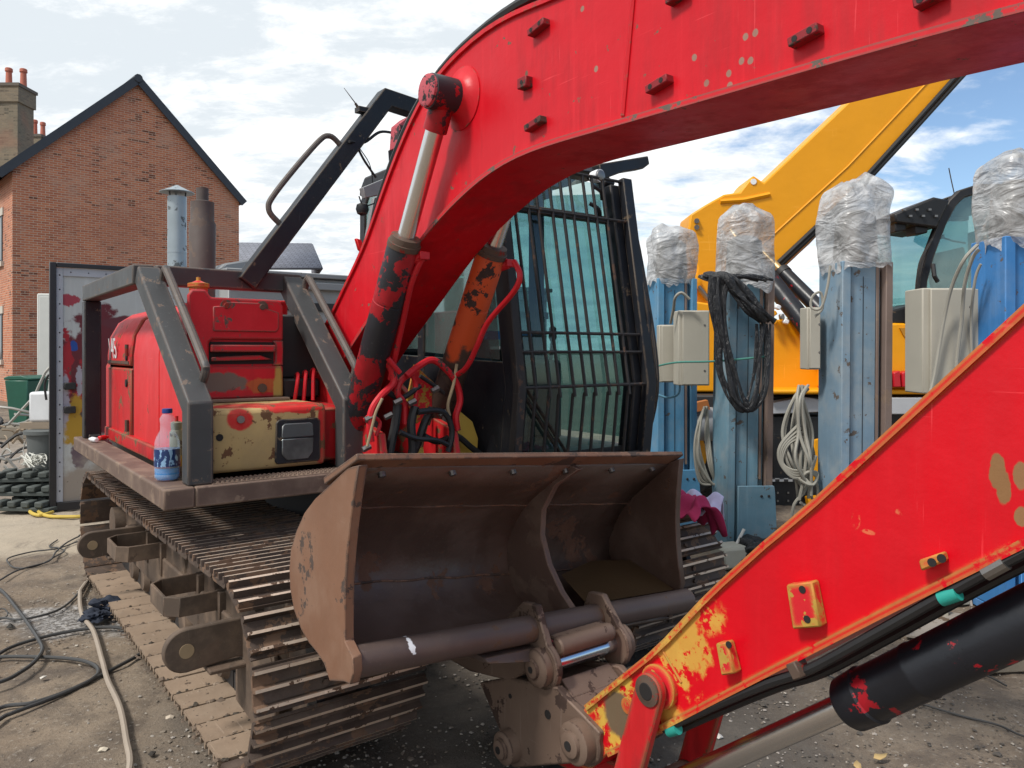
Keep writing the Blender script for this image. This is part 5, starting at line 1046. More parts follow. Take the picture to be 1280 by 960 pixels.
for i, (px, py, r_, col, lb) in enumerate(((13, 784, .028, (.03, .028, .025), 'small dark stone inside the left cable loops'), (190, 943, .016, (.03, .025, .02), 'round dark stone beside the tan cable near the bottom'), (54, 847, .016, (.5, .47, .42), 'pale chip between the cable loops'), (130, 937, .018, (.5, .44, .35), 'pale chip left of the tan cable near the bottom'), (213, 897, .02, (.45, .38, .3), 'pale chip on the grit beside the track'),
                                           (1002, 893, .02, (.5, .48, .45), 'white chip on the ground below the stick'), (898, 921, .018, (.5, .48, .45), 'white chip left of the bucket ram rod'))):
    mb = MB(); pebble(mb, (0, 0, 0), r_, i + 50); o = mb.obj('stone', plain('stone_%d' % i, col, .9), ang=20, label=lb, cat='stone'); o.location = g(px, py, .005)
def leaf(px, py, s_, rz, label):
    mb = MB(); mb.add([(-1, 0, .1), (-.4, .5, .25), (.4, .45, .1), (1, .05, .3), (.3, -.4, .22), (-.5, -.45, .05), (0, 0, .0)], [(0, 1, 6), (1, 2, 6), (2, 3, 6), (3, 4, 6), (4, 5, 6), (5, 0, 6)])
    mb.v = [(x * s_, y * s_, z * s_) for x, y, z in mb.v]; o = mb.obj('fallen_leaf', plain('dry_leaf', (.45, .32, .14), .8), solid=.002, label=label, cat='leaf'); o.location = g(px, py, .012); o.rotation_euler = (0, 0, rz)
leaf(1101, 947, .035, .3, 'dry yellow leaf on the ground near the ram rod'); leaf(1072, 958, .03, 1.2, 'smaller tan leaf at the bottom picture edge')
lead([(1010, 838), (1030, 843), (1053, 851), (1085, 858), (1140, 876), (1197, 894), (1247, 907), (1290, 924)], .005, blk, 'thin_lead', 'thin black lead crossing the dirt below the bucket ram', pre=[(1.2, 4.2, 0)], post=[(2.4, 3.1, 0)])
lead([(1062, 806), (1085, 818), (1115, 822), (1150, 818)], .004, tanh, 'thin_lead', 'thin pale wire on the dirt beyond the stick')
lead([(1225, 842), (1240, 848), (1258, 858)], .005, blk, 'thin_lead', 'short thin lead right of the bucket ram')
# ------------------------------------------------------------------ things on the deck beam and on the far track
def L2W(u, v, z): return Od + Fd * u + Ld * v + Vector((0, 0, z))
bu_, bv_ = mz(203, 600, 1.04); bw = L2W(bu_, bv_ + .02, 1.039)
BO = thing('water_bottle', 'half empty clear water bottle with a blue cap on the deck beam', 'bottle', tuple(bw))
s = G('bottle_plastic'); s.setv(s.b.inputs['Base Color'], (.62, .80, .95)); s.b.inputs['Roughness'].default_value = .06; s.b.inputs['Alpha'].default_value = .20; s.b.inputs['IOR'].default_value = 1.4; PET = s.m
s = G('bottle_water'); s.setv(s.b.inputs['Base Color'], (.03, .30, .75)); s.b.inputs['Roughness'].default_value = .08; s.b.inputs['Alpha'].default_value = .6; WAT = s.m
bh = (1.6 - 1.039) ; H_ = (600 - 510) / 961 * bw.y * .99; r_ = 15.2 / 961 * bw.y
MB().lathe((0, 0, 0), (0, 0, 1), [(0, r_ * .8), (.01, r_ * .97), (.025, r_), (H_ * .10, r_ * .93), (H_ * .13, r_), (H_ * .33, r_ * .99), (H_ * .35, r_ * .95), (H_ * .45, r_ * .97), (H_ * .52, r_ * .98), (H_ * .60, r_ * .85), (H_ * .70, r_ * .55), (H_ * .78, r_ * .55), (H_ * .86, r_ * .60), (H_ * .92, r_ * .38), (H_ * .94, r_ * .33)], 28).obj('bottle_body', PET, BO, ang=60)
MB().lathe((0, 0, .004), (0, 0, 1), [(0, r_ * .78), (.01, r_ * .93), (.025, r_ * .96), (H_ * .15, r_ * .94), (H_ * .16, r_ * .94)], 24).obj('water', WAT, BO)
lbm = G('bottle_label'); lx = lbm.noise(60, 3, .5, lbm.map((1, 1, .6))); lbm.setv(lbm.b.inputs['Base Color'], lbm.mix(lbm.step(lx, .53, .56), (.012, .035, .13), (.25, .42, .62))); lbm.b.inputs['Roughness'].default_value = .3
LBm = MB(); LBm.lathe((0, 0, H_ * .20), (0, 0, 1), [(0, r_ * 1.01), (H_ * .24, r_ * 1.0)], 28); LBm.obj('bottle_label', lbm.m, BO)
MB().lathe((0, 0, H_ * .935), (0, 0, 1), [(0, r_ * .40), (.003, r_ * .41), (H_ * .06, r_ * .40), (H_ * .065, r_ * .36)], 20).obj('bottle_cap', plain('blue_cap', (.01, .04, .20), .4), BO)
cw_ = L2W(bu_ - .17, bv_ + .13, 1.039)
cv, cz_ = 0, 0
CN = thing('spray_can', 'rusty grey spray can standing behind the water bottle', 'can', tuple(L2W(bu_ - .05, bv_ + .07, 1.039))); cm = paint('can_tin', (.22, .22, .17), .3, chip=(.10, .06, .04), amt=.12, cs=18, rough=.5)
MB().lathe((0, 0, 0), (0, 0, 1), [(0, .026), (.004, .029), (.20, .029), (.215, .022), (.22, .024), (.245, .024), (.25, .016)], 20).obj('can_body', cm, CN); MB().cyl((0, 0, .25), (0, 0, .275), .008, n=10).obj('nozzle', M['hood'], CN)
MB().lathe((0, 0, .05), (0, 0, 1), [(0, .0295), (.05, .0295)], 20).obj('can_label', M['yellow_plate'], CN)
for i, (px, py, m_, lb) in enumerate(((111, 547, M['black'], 'black plug lying on the rear end of the deck beam'), (124, 549, M['hood'], 'red tipped plug lying beside the black one on the deck beam'), (121, 551, M['white'], 'small white tipped fitting on the deck beam'))):
    u, v = mz(px, py, 1.05); p = L2W(u, v, 1.055); o = MB().lathe((0, 0, 0), (1, 0, 0), [(0, .010), (.004, .015), (.06, .016), (.062, .010), (.09, .009)], 12).obj('plug', m_, label=lb, cat='plug'); o.location = p; o.rotation_euler = (0, 0, .5 + i)
crim = plain('crimson_cloth', (.28, .012, .07), .9, 0, .25); lil = plain('lilac_cloth', (.42, .42, .60), .9, 0, .15)
def cloth(name, lab, px, py, z, w, h, m, seed, rz):
    mb = MB(); n = 22; vs = []
    for j in range(n):
        for i in range(n):
            x = (i / (n - 1) - .5) * w; y = (j / (n - 1) - .5) * h; t_ = max(0, (i / (n - 1) - .62)) * 2
            zz = .07 * (1 - (2 * i / n - 1) ** 2) + .035 * noise.noise(Vector((x * 14, y * 9, seed))) + .02 * math.sin(y * 60 + 3 * noise.noise(Vector((x * 8, y * 8, seed)))) - .26 * t_ * t_ * w / .3
            vs.append((x + .02 * noise.noise(Vector((y * 20, x * 20, seed))), y + .03 * noise.noise(Vector((x * 16, y * 6, seed + 4))), zz))
    mb.add(vs, [(j * n + i, j * n + i + 1, j * n + n + i + 1, j * n + n + i) for j in range(n - 1) for i in range(n - 1)])
    o = mb.obj(name, m, solid=.006, ang=180, label=lab, cat='cloth'); u, v = mz(px, py, z); o.location = L2W(u, v, z); o.rotation_euler = (0, 0, rz)
cloth('red_cloth', 'crimson cloth draped over the far track beside the bucket', 866, 640, .79, .20, .27, crim, 2, .4)
cloth('lilac_cloth', 'pale lilac rag under the crimson cloth on the far track', 874, 634, .79, .20, .22, lil, 7, 1.2)
# ------------------------------------------------------------------ row of blue column lifts
BLUE = [paint('lift_blue_%d' % i, c, .16, chip=(.16, .13, .11), amt=a_, cs=9, rough=.5, streak=.35, dust=(.30, .34, .36), damt=d_, vs=3) for i, (c, a_, d_) in enumerate((((.08, .24, .40), .02, .3), ((.13, .25, .33), .05, .6), ((.165, .255, .34), .05, .7), ((.04, .18, .44), .02, .2)))]
RB = paint('rusty_guide_rail', (.20, .15, .13), .3, chip=(.30, .22, .17), amt=.1, cs=9, rough=.7)
BEI = plain('beige_control_box', (.40, .38, .32), .55, 0, .10, 5); SLOT = plain('dark_slot', (.015, .017, .02), .8)
CORD = plain('grey_cord', (.30, .29, .25), .7, 0, .2)
def wrapmat():
    s = G('crumpled_clear_film'); s.t.nodes.remove(s.b); tr = s.n('ShaderNodeBsdfTransparent'); pr = s.n('ShaderNodeBsdfPrincipled'); s.b = pr
    n1 = s.noise(3.2, 4, .5, s.map((1, 1, 2.2), rot=(.4, .3, 0)), 1.2); n2 = s.noise(9, 3, .5, s.map((1, 1, 2.8), rot=(.7, .2, .5)), .8); n3 = s.noise(1, 3, .5, s.map((2, 2, 30), rot=(.12, .1, 0)), .6)
    rdg = lambda n_: s.math('SUBTRACT', 1.0, s.math('MULTIPLY', s.math('ABSOLUTE', s.math('SUBTRACT', n_, .5)), 7), clamp=True)
    fold = s.math('ADD', s.math('ADD', rdg(n1), s.math('MULTIPLY', n2, .3)), s.math('MULTIPLY', n3, .35))
    pr.inputs['Roughness'].default_value = .32; pr.inputs['Specular IOR Level'].default_value = .8
    s.setv(pr.inputs['Base Color'], s.mix(s.step(s.noise(2.2, 4, .6), .35, .65), (.28, .28, .28), (.56, .57, .58)))
    s.bump(fold, .45, .02)
    mx = s.n('ShaderNodeMixShader'); s.setv(mx.inputs[0], s.math('MULTIPLY_ADD', s.step(s.noise(4, 6, .7, None, 1.2), .35, .6), .40, .42)); s.l(tr.outputs[0], mx.inputs[1]); s.l(pr.outputs[0], mx.inputs[2]); s.l(mx.outputs[0], s.out.inputs[0]); return s.m
FILM = wrapmat(); MOT = plain('grey_motor_housing', (.20, .19, .17), .6)
def ridged(p): return 1 - abs(noise.noise(p)) * 2
def lift(px, Z, wpx, ytop, bl, label, rz, lean, wraptop, wraplab, seed, wx=(1, 1)):
    x = (px - 640) / 961 * Z; w = wpx * .81 / 961 * Z; o = thing('column_lift', label, 'column lift', (x, Z, 0), rz, 'row of blue column lifts'); o.rotation_euler = (0, lean, rz)
    zt = 1.6 + (440 - ytop) / 961 * Z; h = w / 2; b_ = BLUE[bl]
    MB().bx(-h, -h * .66, -.16, .16, .05, zt).obj('column_flange', b_, o, bev=.006, seg=2)
    MB().bx(-h * .66 + .001, -h * .58, -.10, .15, .05, zt - .01).obj('column_slot', SLOT, o)
    MB().bx(-h * .58 + .001, h * .42, -.13, .15, .05, zt).obj('column_web', b_, o, bev=.006, seg=2)
    MB().bx(-h * .10, -h * .085, -.134, -.128, .4, zt - .1).obj('web_slot', SLOT, o)
    MB().bx(h * .42 + .001, h * .72, -.09, .15, .05, zt).obj('column_web', b_, o, bev=.004)
    MB().bx(h * .44, h * .56, -.13, -.092, .6, zt).obj('guide_rail', RB, o, bev=.003)
    MB().bx(h * .72 + .001, h, -.16, .16, .52, zt).obj('guide_rail', RB if bl in (1, 2) else b_, o, bev=.004)
    MB().prism([(-h * .98, .0), (h * 1.25, .0), (h * 1.15, .18), (h * 1.05, .50), (h * 1.0, .56), (-h * .60, .56), (-h * .60, .1), (-h * .98, .1)], -.19, -.165).obj('base_plate', b_, o, bev=.004)
    MB().prism([(-.19, 0), (-.75, 0), (-.75, .05), (-.19, .45)], h * .9, h * .94, 'vz').obj('base_gusset', b_, o) if False else None
    MB().bx(-h * 1.0, h * 1.05, -.16, .42, 0, .048).obj('base_foot', b_, o, bev=.004)
    MB().bx(h * 1.02, h * 1.30, -.12, .30, .03, .34).obj('wheel_housing', b_, o, bev=.01)
    for k in (-1, 1): MB().lathe((h * .6 + k * .03, -.19, .48), (0, -1, 0), [(0, .012), (.006, .009)], 8).obj('bolt', M['dark'], o)
    # motor housing under the film
    MB().lathe((0, 0, zt + .001), (0, 0, 1), [(0, h * .75), (.05, h * .8), (.32, h * .72), (.36, h * .4)], 18).obj('motor', MOT, o)
    # film wrap: a thing of its own
    rings = []; nr = 34; nn = 72; zb = zt - .06; ztop = 1.6 + (440 - wraptop) / 961 * Z
    for j in range(nr):
        t_ = j / (nr - 1); z = zb + (ztop - zb) * t_; taper = 1.02 + .05 * math.sin(t_ * 3.1) - .55 * max(0, t_ - .80) ** 1.3 * 5 * .5
        ring = []
        for i in range(nn):
            a = 2 * math.pi * i / nn; c, s_ = math.cos(a), math.sin(a); k = (abs(c) ** 5 + abs(s_) ** 5) ** (-1 / 5)
            p = Vector((c * 1.2, s_ * 1.2, z * 2.6 + seed * 7)); q_ = Vector((c * 2.4 + z * 1.5, s_ * 2.4, z * 5.5 + seed * 3)); f = .052 * noise.noise(p) + .016 * ridged(q_ * .8) - .008 + .005 * ridged(Vector((c * 1.5, s_ * 1.5, z * 17 + 4 * noise.noise(p * 1.3))))
            if t_ > .90: taper_ = taper * (1 - (t_ - .90) * 5)
            else: taper_ = taper
            sx, sy = h * k * taper_ + f * .8, (.178) * k * taper_ + f * .8
            ring.append((c * sx, s_ * sy, z + .07 * noise.noise(Vector((c * 1.3, s_ * 1.3, seed))) * (1 if t_ > .5 else .8) + (.07 * noise.noise(Vector((c * 3, s_ * 3, seed))) if j == 0 else 0)))
        rings.append(ring)
    m_ = MB(); m_.loft(rings, caps=False); top_ = rings[-1]; m_.add(top_, [tuple(range(nn))])
    f = m_.obj('plastic_wrap', FILM, ang=38, label=wraplab, cat='plastic wrap', group='plastic film wrapped round the lift tops'); f.location = o.location; f.rotation_euler = o.rotation_euler
    return o, x, w, zt
lift(839, 6.95, 62, 350, 0, 'rearmost blue column lift just right of the cab', .15, 0, 284, 'pale film over the rearmost lift beside the cab', 1)
lift(926, 6.15, 71, 352, 1, 'pale blue column lift tied with green rope and black sheeting', .12, .012, 258, 'grey film over the lift that carries the black sheeting', 2)
lift(1066, 5.35, 80, 330, 2, 'scratched grey blue column lift with an empty sign plate outline', .10, .008, 226, 'crinkled film over the lift in front of the yellow cab', 3)
lift(1272, 4.75, 96, 300, 3, 'bright blue column lift at the right picture edge', .05, 0, 192, 'bulky film over the rightmost bright blue lift', 4)
for (px0, px1, py0, py1, Z, d_, nm, lb) in ((848, 887, 388, 482, 6.2, .2, 'control_box', 'larger beige control box tied between the two left lifts'), (824, 846, 406, 478, 6.45, .12, 'junction_box', 'small beige junction box on the rearmost lift'), (1009, 1026, 384, 462, 5.35, .14, 'control_box', 'narrow beige control box on the left of the scratched lift'), (1153, 1223, 360, 492, 4.85, .22, 'control_box', 'biggest beige control box beside the bright blue lift')):
    a, c = wp(px0, py0, Z), wp(px1, py1, Z); B_ = thing(nm, lb, 'box', ((a.x + c.x) / 2, Z, c.z), 0, 'beige boxes mounted on the lifts'); w, h = c.x - a.x, a.z - c.z
    MB().bx(-w / 2, w / 2, 0, d_, 0, h).obj('box_body', BEI, B_, bev=.008, seg=2); MB().bx(-w / 2 + w * .12, w / 2 - .01, -.022, -.001, .008, h - .008).obj('box_lid', BEI, B_, bev=.005, seg=2)
    for zz in (.12, h - .12): MB().lathe((w * .32, -.022, zz), (0, -1, 0), [(0, .009), (.004, .007)], 8).obj('screw', M['steel'], B_)
def cordW(pts, r, m, name, label, cat='cable', n=6, group=None, par=None):
    return MB().tube([wp(*p) for p in pts], r, 7, n).obj(name, m, par, label=label, cat=cat, group=group)
cordW([(1222, 306, 4.6), (1205, 325, 4.62), (1190, 358, 4.72), (1180, 400, 4.78), (1168, 470, 4.8), (1160, 500, 4.8)], .011, CORD, 'box_cord', 'tan cord bowing down left over the biggest control box')
cordW([(1224, 312, 4.62), (1216, 322, 4.64), (1206, 355, 4.72), (1202, 400, 4.78), (1196, 450, 4.8), (1196, 480, 4.8)], .011, CORD, 'box_cord', 'tan cord hanging down the middle of the biggest control box')
cordW([(1226, 330, 4.7), (1219, 350, 4.74), (1214, 400, 4.8), (1216, 470, 4.82)], .009, CORD, 'box_cord', 'tan cord closest to the bright blue column')
cordW([(1038, 332, 5.15), (1034, 360, 5.15), (1026, 385, 5.17), (1014, 384, 5.2), (1016, 370, 5.2), (1026, 366, 5.2), (1028, 385, 5.2), (1018, 396, 5.22)], .009, CORD, 'box_cord', 'grey cord looping above the narrow control box')
cordW([(862, 374, 6.1), (852, 366, 6.1), (844, 372, 6.12), (842, 385, 6.2), (838, 404, 6.3)], .012, CORD, 'box_cord', 'grey cord bent between the two small boxes')
GR_ = plain('green_twine', (.06, .22, .18), .8)
cordW([(820, 458, 6.25), (846, 453, 6.02), (886, 452, 5.93), (925, 449, 5.9), (958, 446, 5.93), (962, 450, 6.1)], .008, GR_, 'green_rope', 'thin green rope tied round two lifts and a box', 'rope')
cordW([(818, 492, 6.6), (835, 497, 6.6), (848, 492, 6.6), (850, 478, 6.6)], .010, plain('blue_pipe', (.12, .3, .42), .5), 'blue_pipe', 'bent blue pipe at the foot of the small boxes', 'pipe')
# small dark printed marks on the lift
# black sheeting twisted round the second lift
BS = G('black_polythene'); BS.setv(BS.b.inputs['Base Color'], (.014, .015, .018)); BS.b.inputs['Roughness'].default_value = .28; BS.bump(BS.noise(26, 6, .7, BS.map((1, 1, .5)), 1.5), .8, .02); BS = BS.m
def sheet(pts, r, seed, name, label, n=9):
  mb = MB()
  for sx_ in range(5):
    P = catmull([wp(p[0] + (sx_ - 2) * 4.2 + 6 * noise.noise(Vector((p[1] * .05, sx_ * 3.1, seed))), p[1], p[2] - .012 * (sx_ % 3)) for p in pts], 8); rings = []; L_ = len(P); x = None
    for i, p in enumerate(P):
        d = (P[min(L_ - 1, i + 1)] - P[max(0, i - 1)]).normalized(); x = mb.frame(d, (0, 1, 0))[0]; y = d.cross(x); rr = (r[0] + (r[1] - r[0]) * i / L_) * .28 * (1 + .35 * math.sin(i * .35 + sx_ * 2)); ring = []
        for k in range(18):
            a = 2 * math.pi * k / 18; f = 1 + .45 * noise.noise(Vector((math.cos(a) * 1.8, math.sin(a) * 1.8, i * .12 + seed))) + .25 * ridged(Vector((a * 1.5, i * .05, seed))); ring.append(p + (x * math.cos(a) * rr * 1.25 + y * math.sin(a) * rr * .35) * f)
        rings.append(ring)
    mb.loft(rings)
  return mb.obj(name, BS, ang=45, label=label, cat='sheeting')
sheet([(888, 344, 5.95), (905, 345, 5.85), (925, 366, 5.85), (945, 388, 5.85), (958, 402, 5.9)], (.045, .06), 1, 'black_sheeting', 'black polythene band slanting down the pale blue lift')
sheet([(898, 346, 5.86), (897, 380, 5.85), (902, 425, 5.85), (909, 465, 5.84), (920, 498, 5.83), (934, 512, 5.83), (946, 495, 5.84), (952, 455, 5.88), (955, 405, 5.92)], (.050, .032), 4, 'black_sheeting', 'black polythene hanging in a long loop on the pale blue lift')
sheet([(880, 345, 6.0), (900, 350, 5.9), (925, 345, 5.88), (955, 350, 5.9)], (.03, .03), 8, 'black_sheeting', 'twisted black polythene collar under the grey film')
# coils of grey cable
def coil(name, label, strands, r, m=CORD):
    T = thing(name, label, 'cable coil', tuple(wp(*strands[0][0])))
    for P in strands: MB().tube([wp(*p) - T.location for p in P], r, 6, 7).obj('strand', m, T)
rn = random.Random(5); ST = []
for k in range(15):
    a = 984 + rn.uniform(0, 34); bt = rn.uniform(585, 625); z1 = 5.5 + rn.uniform(-.12, .12)
    ST.append([(1003 + rn.uniform(-5, 8), 483 + rn.uniform(-2, 5), 5.5), (a * .4 + 1003 * .6 - 4, 500, z1), (a + rn.uniform(-8, 2), 540, z1), (a + rn.uniform(-4, 6), 575, z1 - .05), (1002 + rn.uniform(-8, 14), bt, z1)])
for k in range(4): q = k * 5; ST.append([(1005 - q * .4, 545 - q, 5.42), (985 - q * .6, 556, 5.40), (978 - q * .2, 578 , 5.4), (992, 588 + q * .6, 5.38), (1012, 585 + q * .4, 5.4), (1020, 570, 5.44)])
for k in range(3): ST.append([(998 + 4 * k, 598, 5.38), (1012 + 2 * k, 606, 5.36), (1022, 598 - 3 * k, 5.4), (1010, 590, 5.36), (1000, 600, 5.4)])
ST.append([(1010, 600, 5.45), (1005, 615, 5.45), (993, 630, 5.46), (989, 650, 5.5)]); ST.append([(1020, 600, 5.45), (1022, 620, 5.45), (1010, 632, 5.46), (1000, 628, 5.5)])
coil('hanging_cable_coil', 'thick hank of grey cable hanging left of the scratched lift', ST, .011)
ST = []
for k in range(7): z1 = 6.25 + rn.uniform(-.08, .08); ST.append([(882 + rn.uniform(-3, 3), 508, z1), (874 + rn.uniform(-3, 3), 530, z1), (868 + k * 1.2, 565 + rn.uniform(-8, 8), z1), (874 + k * 2, 595 + rn.uniform(-6, 6), z1), (888 + k, 606, z1)])
for k in range(3): z1 = 6.25; ST.append([(884, 510, z1), (882 + 2 * k, 545, z1), (886 + 2 * k, 580, z1 - .03), (893, 600, z1)])
coil('hanging_cable_coil', 'smaller hank of grey cable hanging left of the pale blue lift', ST, .010)
# ------------------------------------------------------------------ yellow machine behind the lifts
YEL = paint('yellow_machine_paint', (.76, .315, .002), .06, chip=(.3, .15, .02), amt=-.06, cs=6, rough=.45)
YM = thing('yellow_excavator', 'large yellow excavator with raised boom parked behind the lifts', 'excavator', (4.2, 9.4, 0))
OF = Vector((4.2, 9.4, 0))
def yw(px, py, Z): return wp(px, py, Z) - OF
def slab(pts, Z0, Z1, m, name, par=YM, bev=.02, s1=None):
    """prism with its outline given where it meets plane Y=Z0, going straight back to Z1"""
    P = [yw(x, y, Z0) for x, y in pts]; return MB().prism([(p.x, p.z) for p in P], Z0 - OF.y, Z1 - OF.y).obj(name, m, par, bev=bev, seg=2)
arm = [(863, 268), (882, 256), (905, 243), (925, 240), (937, 224), (942, 219), (949, 224), (955, 228), (1060, 128), (1110, 80), (1160, 28), (1260, 28), (1190, 112), (1135, 172), (1075, 238), (1010, 305), (960, 352), (956, 362), (905, 385), (858, 392), (866, 360), (872, 335), (864, 315), (860, 290)]
BM_ = slab(arm, 9.0, 9.55, YEL, 'boom', bev=.02)
a0, a1 = yw(896, 300, 8.985), yw(1128, 92, 8.985)
MB().tube([yw(905, 352, 9.0), yw(940, 318, 9.0), yw(1060, 208, 9.0), yw(1200, 60, 9.0)], .012, 6).obj('weld_seam', YEL, BM_)
MB().tube([yw(900, 252, 9.0), yw(930, 250, 9.0), yw(962, 243, 9.0)], .03, 6).obj('boom_rib', YEL, BM_)
MB().beam([yw(950, 358, 9.08), yw(1010, 302, 9.08), yw(1135, 168, 9.08), yw(1250, 40, 9.08)], .02, .06).obj('boom_hose_tray', M['grey'], BM_)
MB().tube([yw(950, 350, 8.96), yw(1060, 246, 8.96), yw(1130, 168, 8.96), yw(1240, 45, 8.96)], .028, 8).obj('boom_hose', M['hose_black'], BM_)
MB().tube([yw(950, 356, 8.98), yw(1060, 252, 8.98), yw(1132, 174, 8.98), yw(1244, 50, 8.98)], .028, 8).obj('boom_hose', M['hose_black'], BM_)
MB().cyl(yw(942, 227, 8.99), yw(942, 227, 9.0) + Vector((0, .3, 0)), .035, n=14).obj('lifting_eye', M['white'], BM_)
for y_ in (276, 284): MB().cyl(yw(871, y_, 8.96), yw(871, y_, 9.05), .03, n=12).obj('pin_end', M['steel'], BM_)
MB().lathe(yw(868, 352, 8.9), (0, 1, 0), [(0, .07), (.01, .09), (.8, .09)], 16).obj('joint_pin', YEL, BM_)
MB().cyl(yw(868, 352, 8.93), yw(886, 375, 8.93), .03, n=10).obj('cylinder_rod', M['steel'], BM_)
slab([(858, 375), (905, 382), (940, 395), (960, 402), (1062, 405), (1062, 490), (856, 490)], 8.6, 9.7, YEL, 'turret_frame')
slab([(955, 402), (1000, 396), (1062, 430), (1062, 490), (955, 490)], 8.4, 8.58, YEL, 'turret_plate')
CYL = M['cyl_dark']
for a, c, r_, nm in (((940, 322, 8.8), (1012, 412, 8.2), .105, 'boom_cylinder'), ((978, 340, 8.75), (1026, 388, 8.3), .085, 'boom_cylinder')):
    T = MB().cyl(yw(*a), yw(*c), r_, n=22).obj(nm, CYL, YM); A_ = yw(*a); C_ = yw(*c); d = (A_ - C_).normalized(); MB().cyl(A_ - d * .02, A_ + d * .45, r_ * .5, n=16).obj('cylinder_rod', plain('brassy_rod', (.5, .35, .16), .4, .6), T); MB().cyl(A_ - d * .05, A_ + d * .02, r_ * 1.08, n=22).obj('cylinder_gland', M['dark'], T)
slab([(1040, 402), (1130, 404), (1152, 408), (1300, 408), (1300, 486), (1040, 486)], 8.0, 10.3, YEL, 'body')
slab([(1125, 410), (1160, 410), (1160, 432), (1140, 428), (1130, 420)], 7.98, 7.999, plain('deep_yellow_recess', (.45, .20, .01), .5), 'recess', bev=0)
slab([(1098, 392), (1152, 378), (1152, 404), (1098, 406)], 8.1, 8.6, M['black'], 'cab_mount')
redm = plain('red_lamp', (.5, .01, .02), .3)
for k in range(4): slab([(1106 + k * 11, 466), (1114 + k * 11, 463), (1116 + k * 11, 484), (1106 + k * 11, 484)], 7.85, 7.97, redm, 'red_light', bev=.01)
slab([(960, 487), (1300, 487), (1300, 493), (960, 493)], 7.9, 10.3, YEL, 'body_skirt')
slab([(1100, 497), (1160, 497), (1160, 518), (1100, 518)], 7.9, 8.0, plain('silver_panel', (.42, .43, .45), .5), 'side_panel', bev=.01)
slab([(960, 505), (1005, 496), (1030, 500), (1030, 515), (960, 518)], 8.0, 8.2, plain('silver_panel_b', (.42, .43, .45), .5), 'side_panel', bev=.01)
slab([(845, 494), (1300, 494), (1300, 600), (845, 600)], 8.3, 10.2, M['dark'], 'chassis')
slab([(965, 520), (1100, 520), (1100, 640), (965, 640)], 8.05, 8.28, M['black'], 'step_box')
chk = G('checker_strip'); ck_ = chk.n('ShaderNodeTexChecker'); ck_.inputs['Scale'].default_value = 22; chk.l(chk.co, ck_.inputs[0]); chk.setv(ck_.inputs[1], (.5, .5, .5)); chk.setv(ck_.inputs[2], (.03, .03, .03)); chk.l(ck_.outputs[0], chk.b.inputs['Base Color'])
for y_ in (600, 645): slab([(965, y_ - 2), (1000, y_ - 2), (1000, y_ + 2), (965, y_ + 2)], 8.02, 8.04, chk.m, 'step_tread', bev=0)
for y_ in (616, 626): 
    for x_ in (972, 985): MB().lathe(yw(x_, y_, 8.04), (0, -1, 0), [(0, .012), (.01, .010)], 8).obj('bolt', M['steel'], YM)
for cx_, cy_ in ((850, 565), (1180, 590), (1010, 600)):
    c = yw(cx_, cy_, 8.25); c.z = .50; Wl = MB().lathe(c, (0, 1, 0), [(0, .30), (.02, .46), (.06, .5), (.34, .5), (.38, .46), (.4, .3)], 32).obj('wheel', M['black'], YM); MB().lathe(c + Vector((0, .0, 0)), (0, -1, 0), [(-.05, .30), (.0, .29), (.02, .20), (.05, .12), (.12, .11), (.13, .05)], 24).obj('wheel_rim', YEL, Wl)
MB().lathe(yw(855, 530, 8.0), (1, 0, 0), [(0, .02), (.01, .17), (.5, .18), (.55, .1)], 20).obj('air_tank', M['grey'], YM)
slab([(862, 505), (885, 500), (888, 512), (866, 516)], 7.8, 7.9, paint('rust_orange', (.35, .12, .03), .3, rough=.7), 'rusty_bracket', bev=.004)
slab([(1010, 622), (1035, 620), (1040, 645), (1014, 648)], 7.9, 8.0, YEL, 'foot_step', bev=.01)
slab([(1018, 550), (1028, 548), (1028, 600), (1018, 602)], 7.9, 7.95, YEL, 'grab_rail', bev=.005)
# cab of the yellow machine
YC = thing('cab', None, None, parent=YM); z0c, z1c = 8.0, 9.7
co = [(1150, 405), (1149, 385), (1152, 350), (1160, 320), (1175, 280), (1188, 255), (1200, 243), (1222, 236), (1330, 236)]
for Zc in (z0c, z1c):
    MB().beam([yw(x, y, z0c) + Vector((0, Zc - z0c, 0)) for x, y in co], .085, .09, side=(0, 1, 0)).obj('cab_frame', M['cabblack'], YC, bev=.01)
P = [yw(x, y, z0c) for x, y in co]; MB().loft([[(p.x - .03, z0c - OF.y + .05, p.z + .0), (p.x + .0, z0c - OF.y + .05, p.z + .02), (p.x + .0, z1c - OF.y - .05, p.z + .02), (p.x - .03, z1c - OF.y - .05, p.z + .0)] for p in P[6:]]).obj('cab_roof', M['cabblack'], YC)
MB().add([v_ for p in P[:7] for v_ in ((p.x, z0c - OF.y + .04, p.z), (p.x, z1c - OF.y - .04, p.z))], [(2 * i, 2 * i + 1, 2 * i + 3, 2 * i + 2) for i in range(6)]).obj('windscreen', M['glass'], YC)
pane = [(1155, 403), (1154, 385), (1157, 350), (1165, 322), (1180, 282), (1192, 258), (1204, 248), (1222, 242), (1330, 242), (1330, 403)]
for Zc in (z0c + .01, z1c - .02): MB().prism([(q.x, q.z) for q in (yw(x, y, z0c) for x, y in pane)], Zc - OF.y, Zc - OF.y + .008).obj('side_window', M['glass'] if Zc > 9 else M['glass2'], YC)
slab([(1150, 403), (1330, 403), (1330, 412), (1150, 412)], z0c, z1c, M['cabblack'], 'cab_sill', YC)
slab([(1215, 290), (1222, 288), (1226, 403), (1216, 403)], 8.02, 8.1, M['cabblack'], 'door_pillar', YC, bev=.004)
slab([(1190, 312), (1206, 308), (1212, 345), (1206, 372), (1198, 380), (1190, 345)], 8.6, 9.1, M['seat'], 'operator_seat', YC)
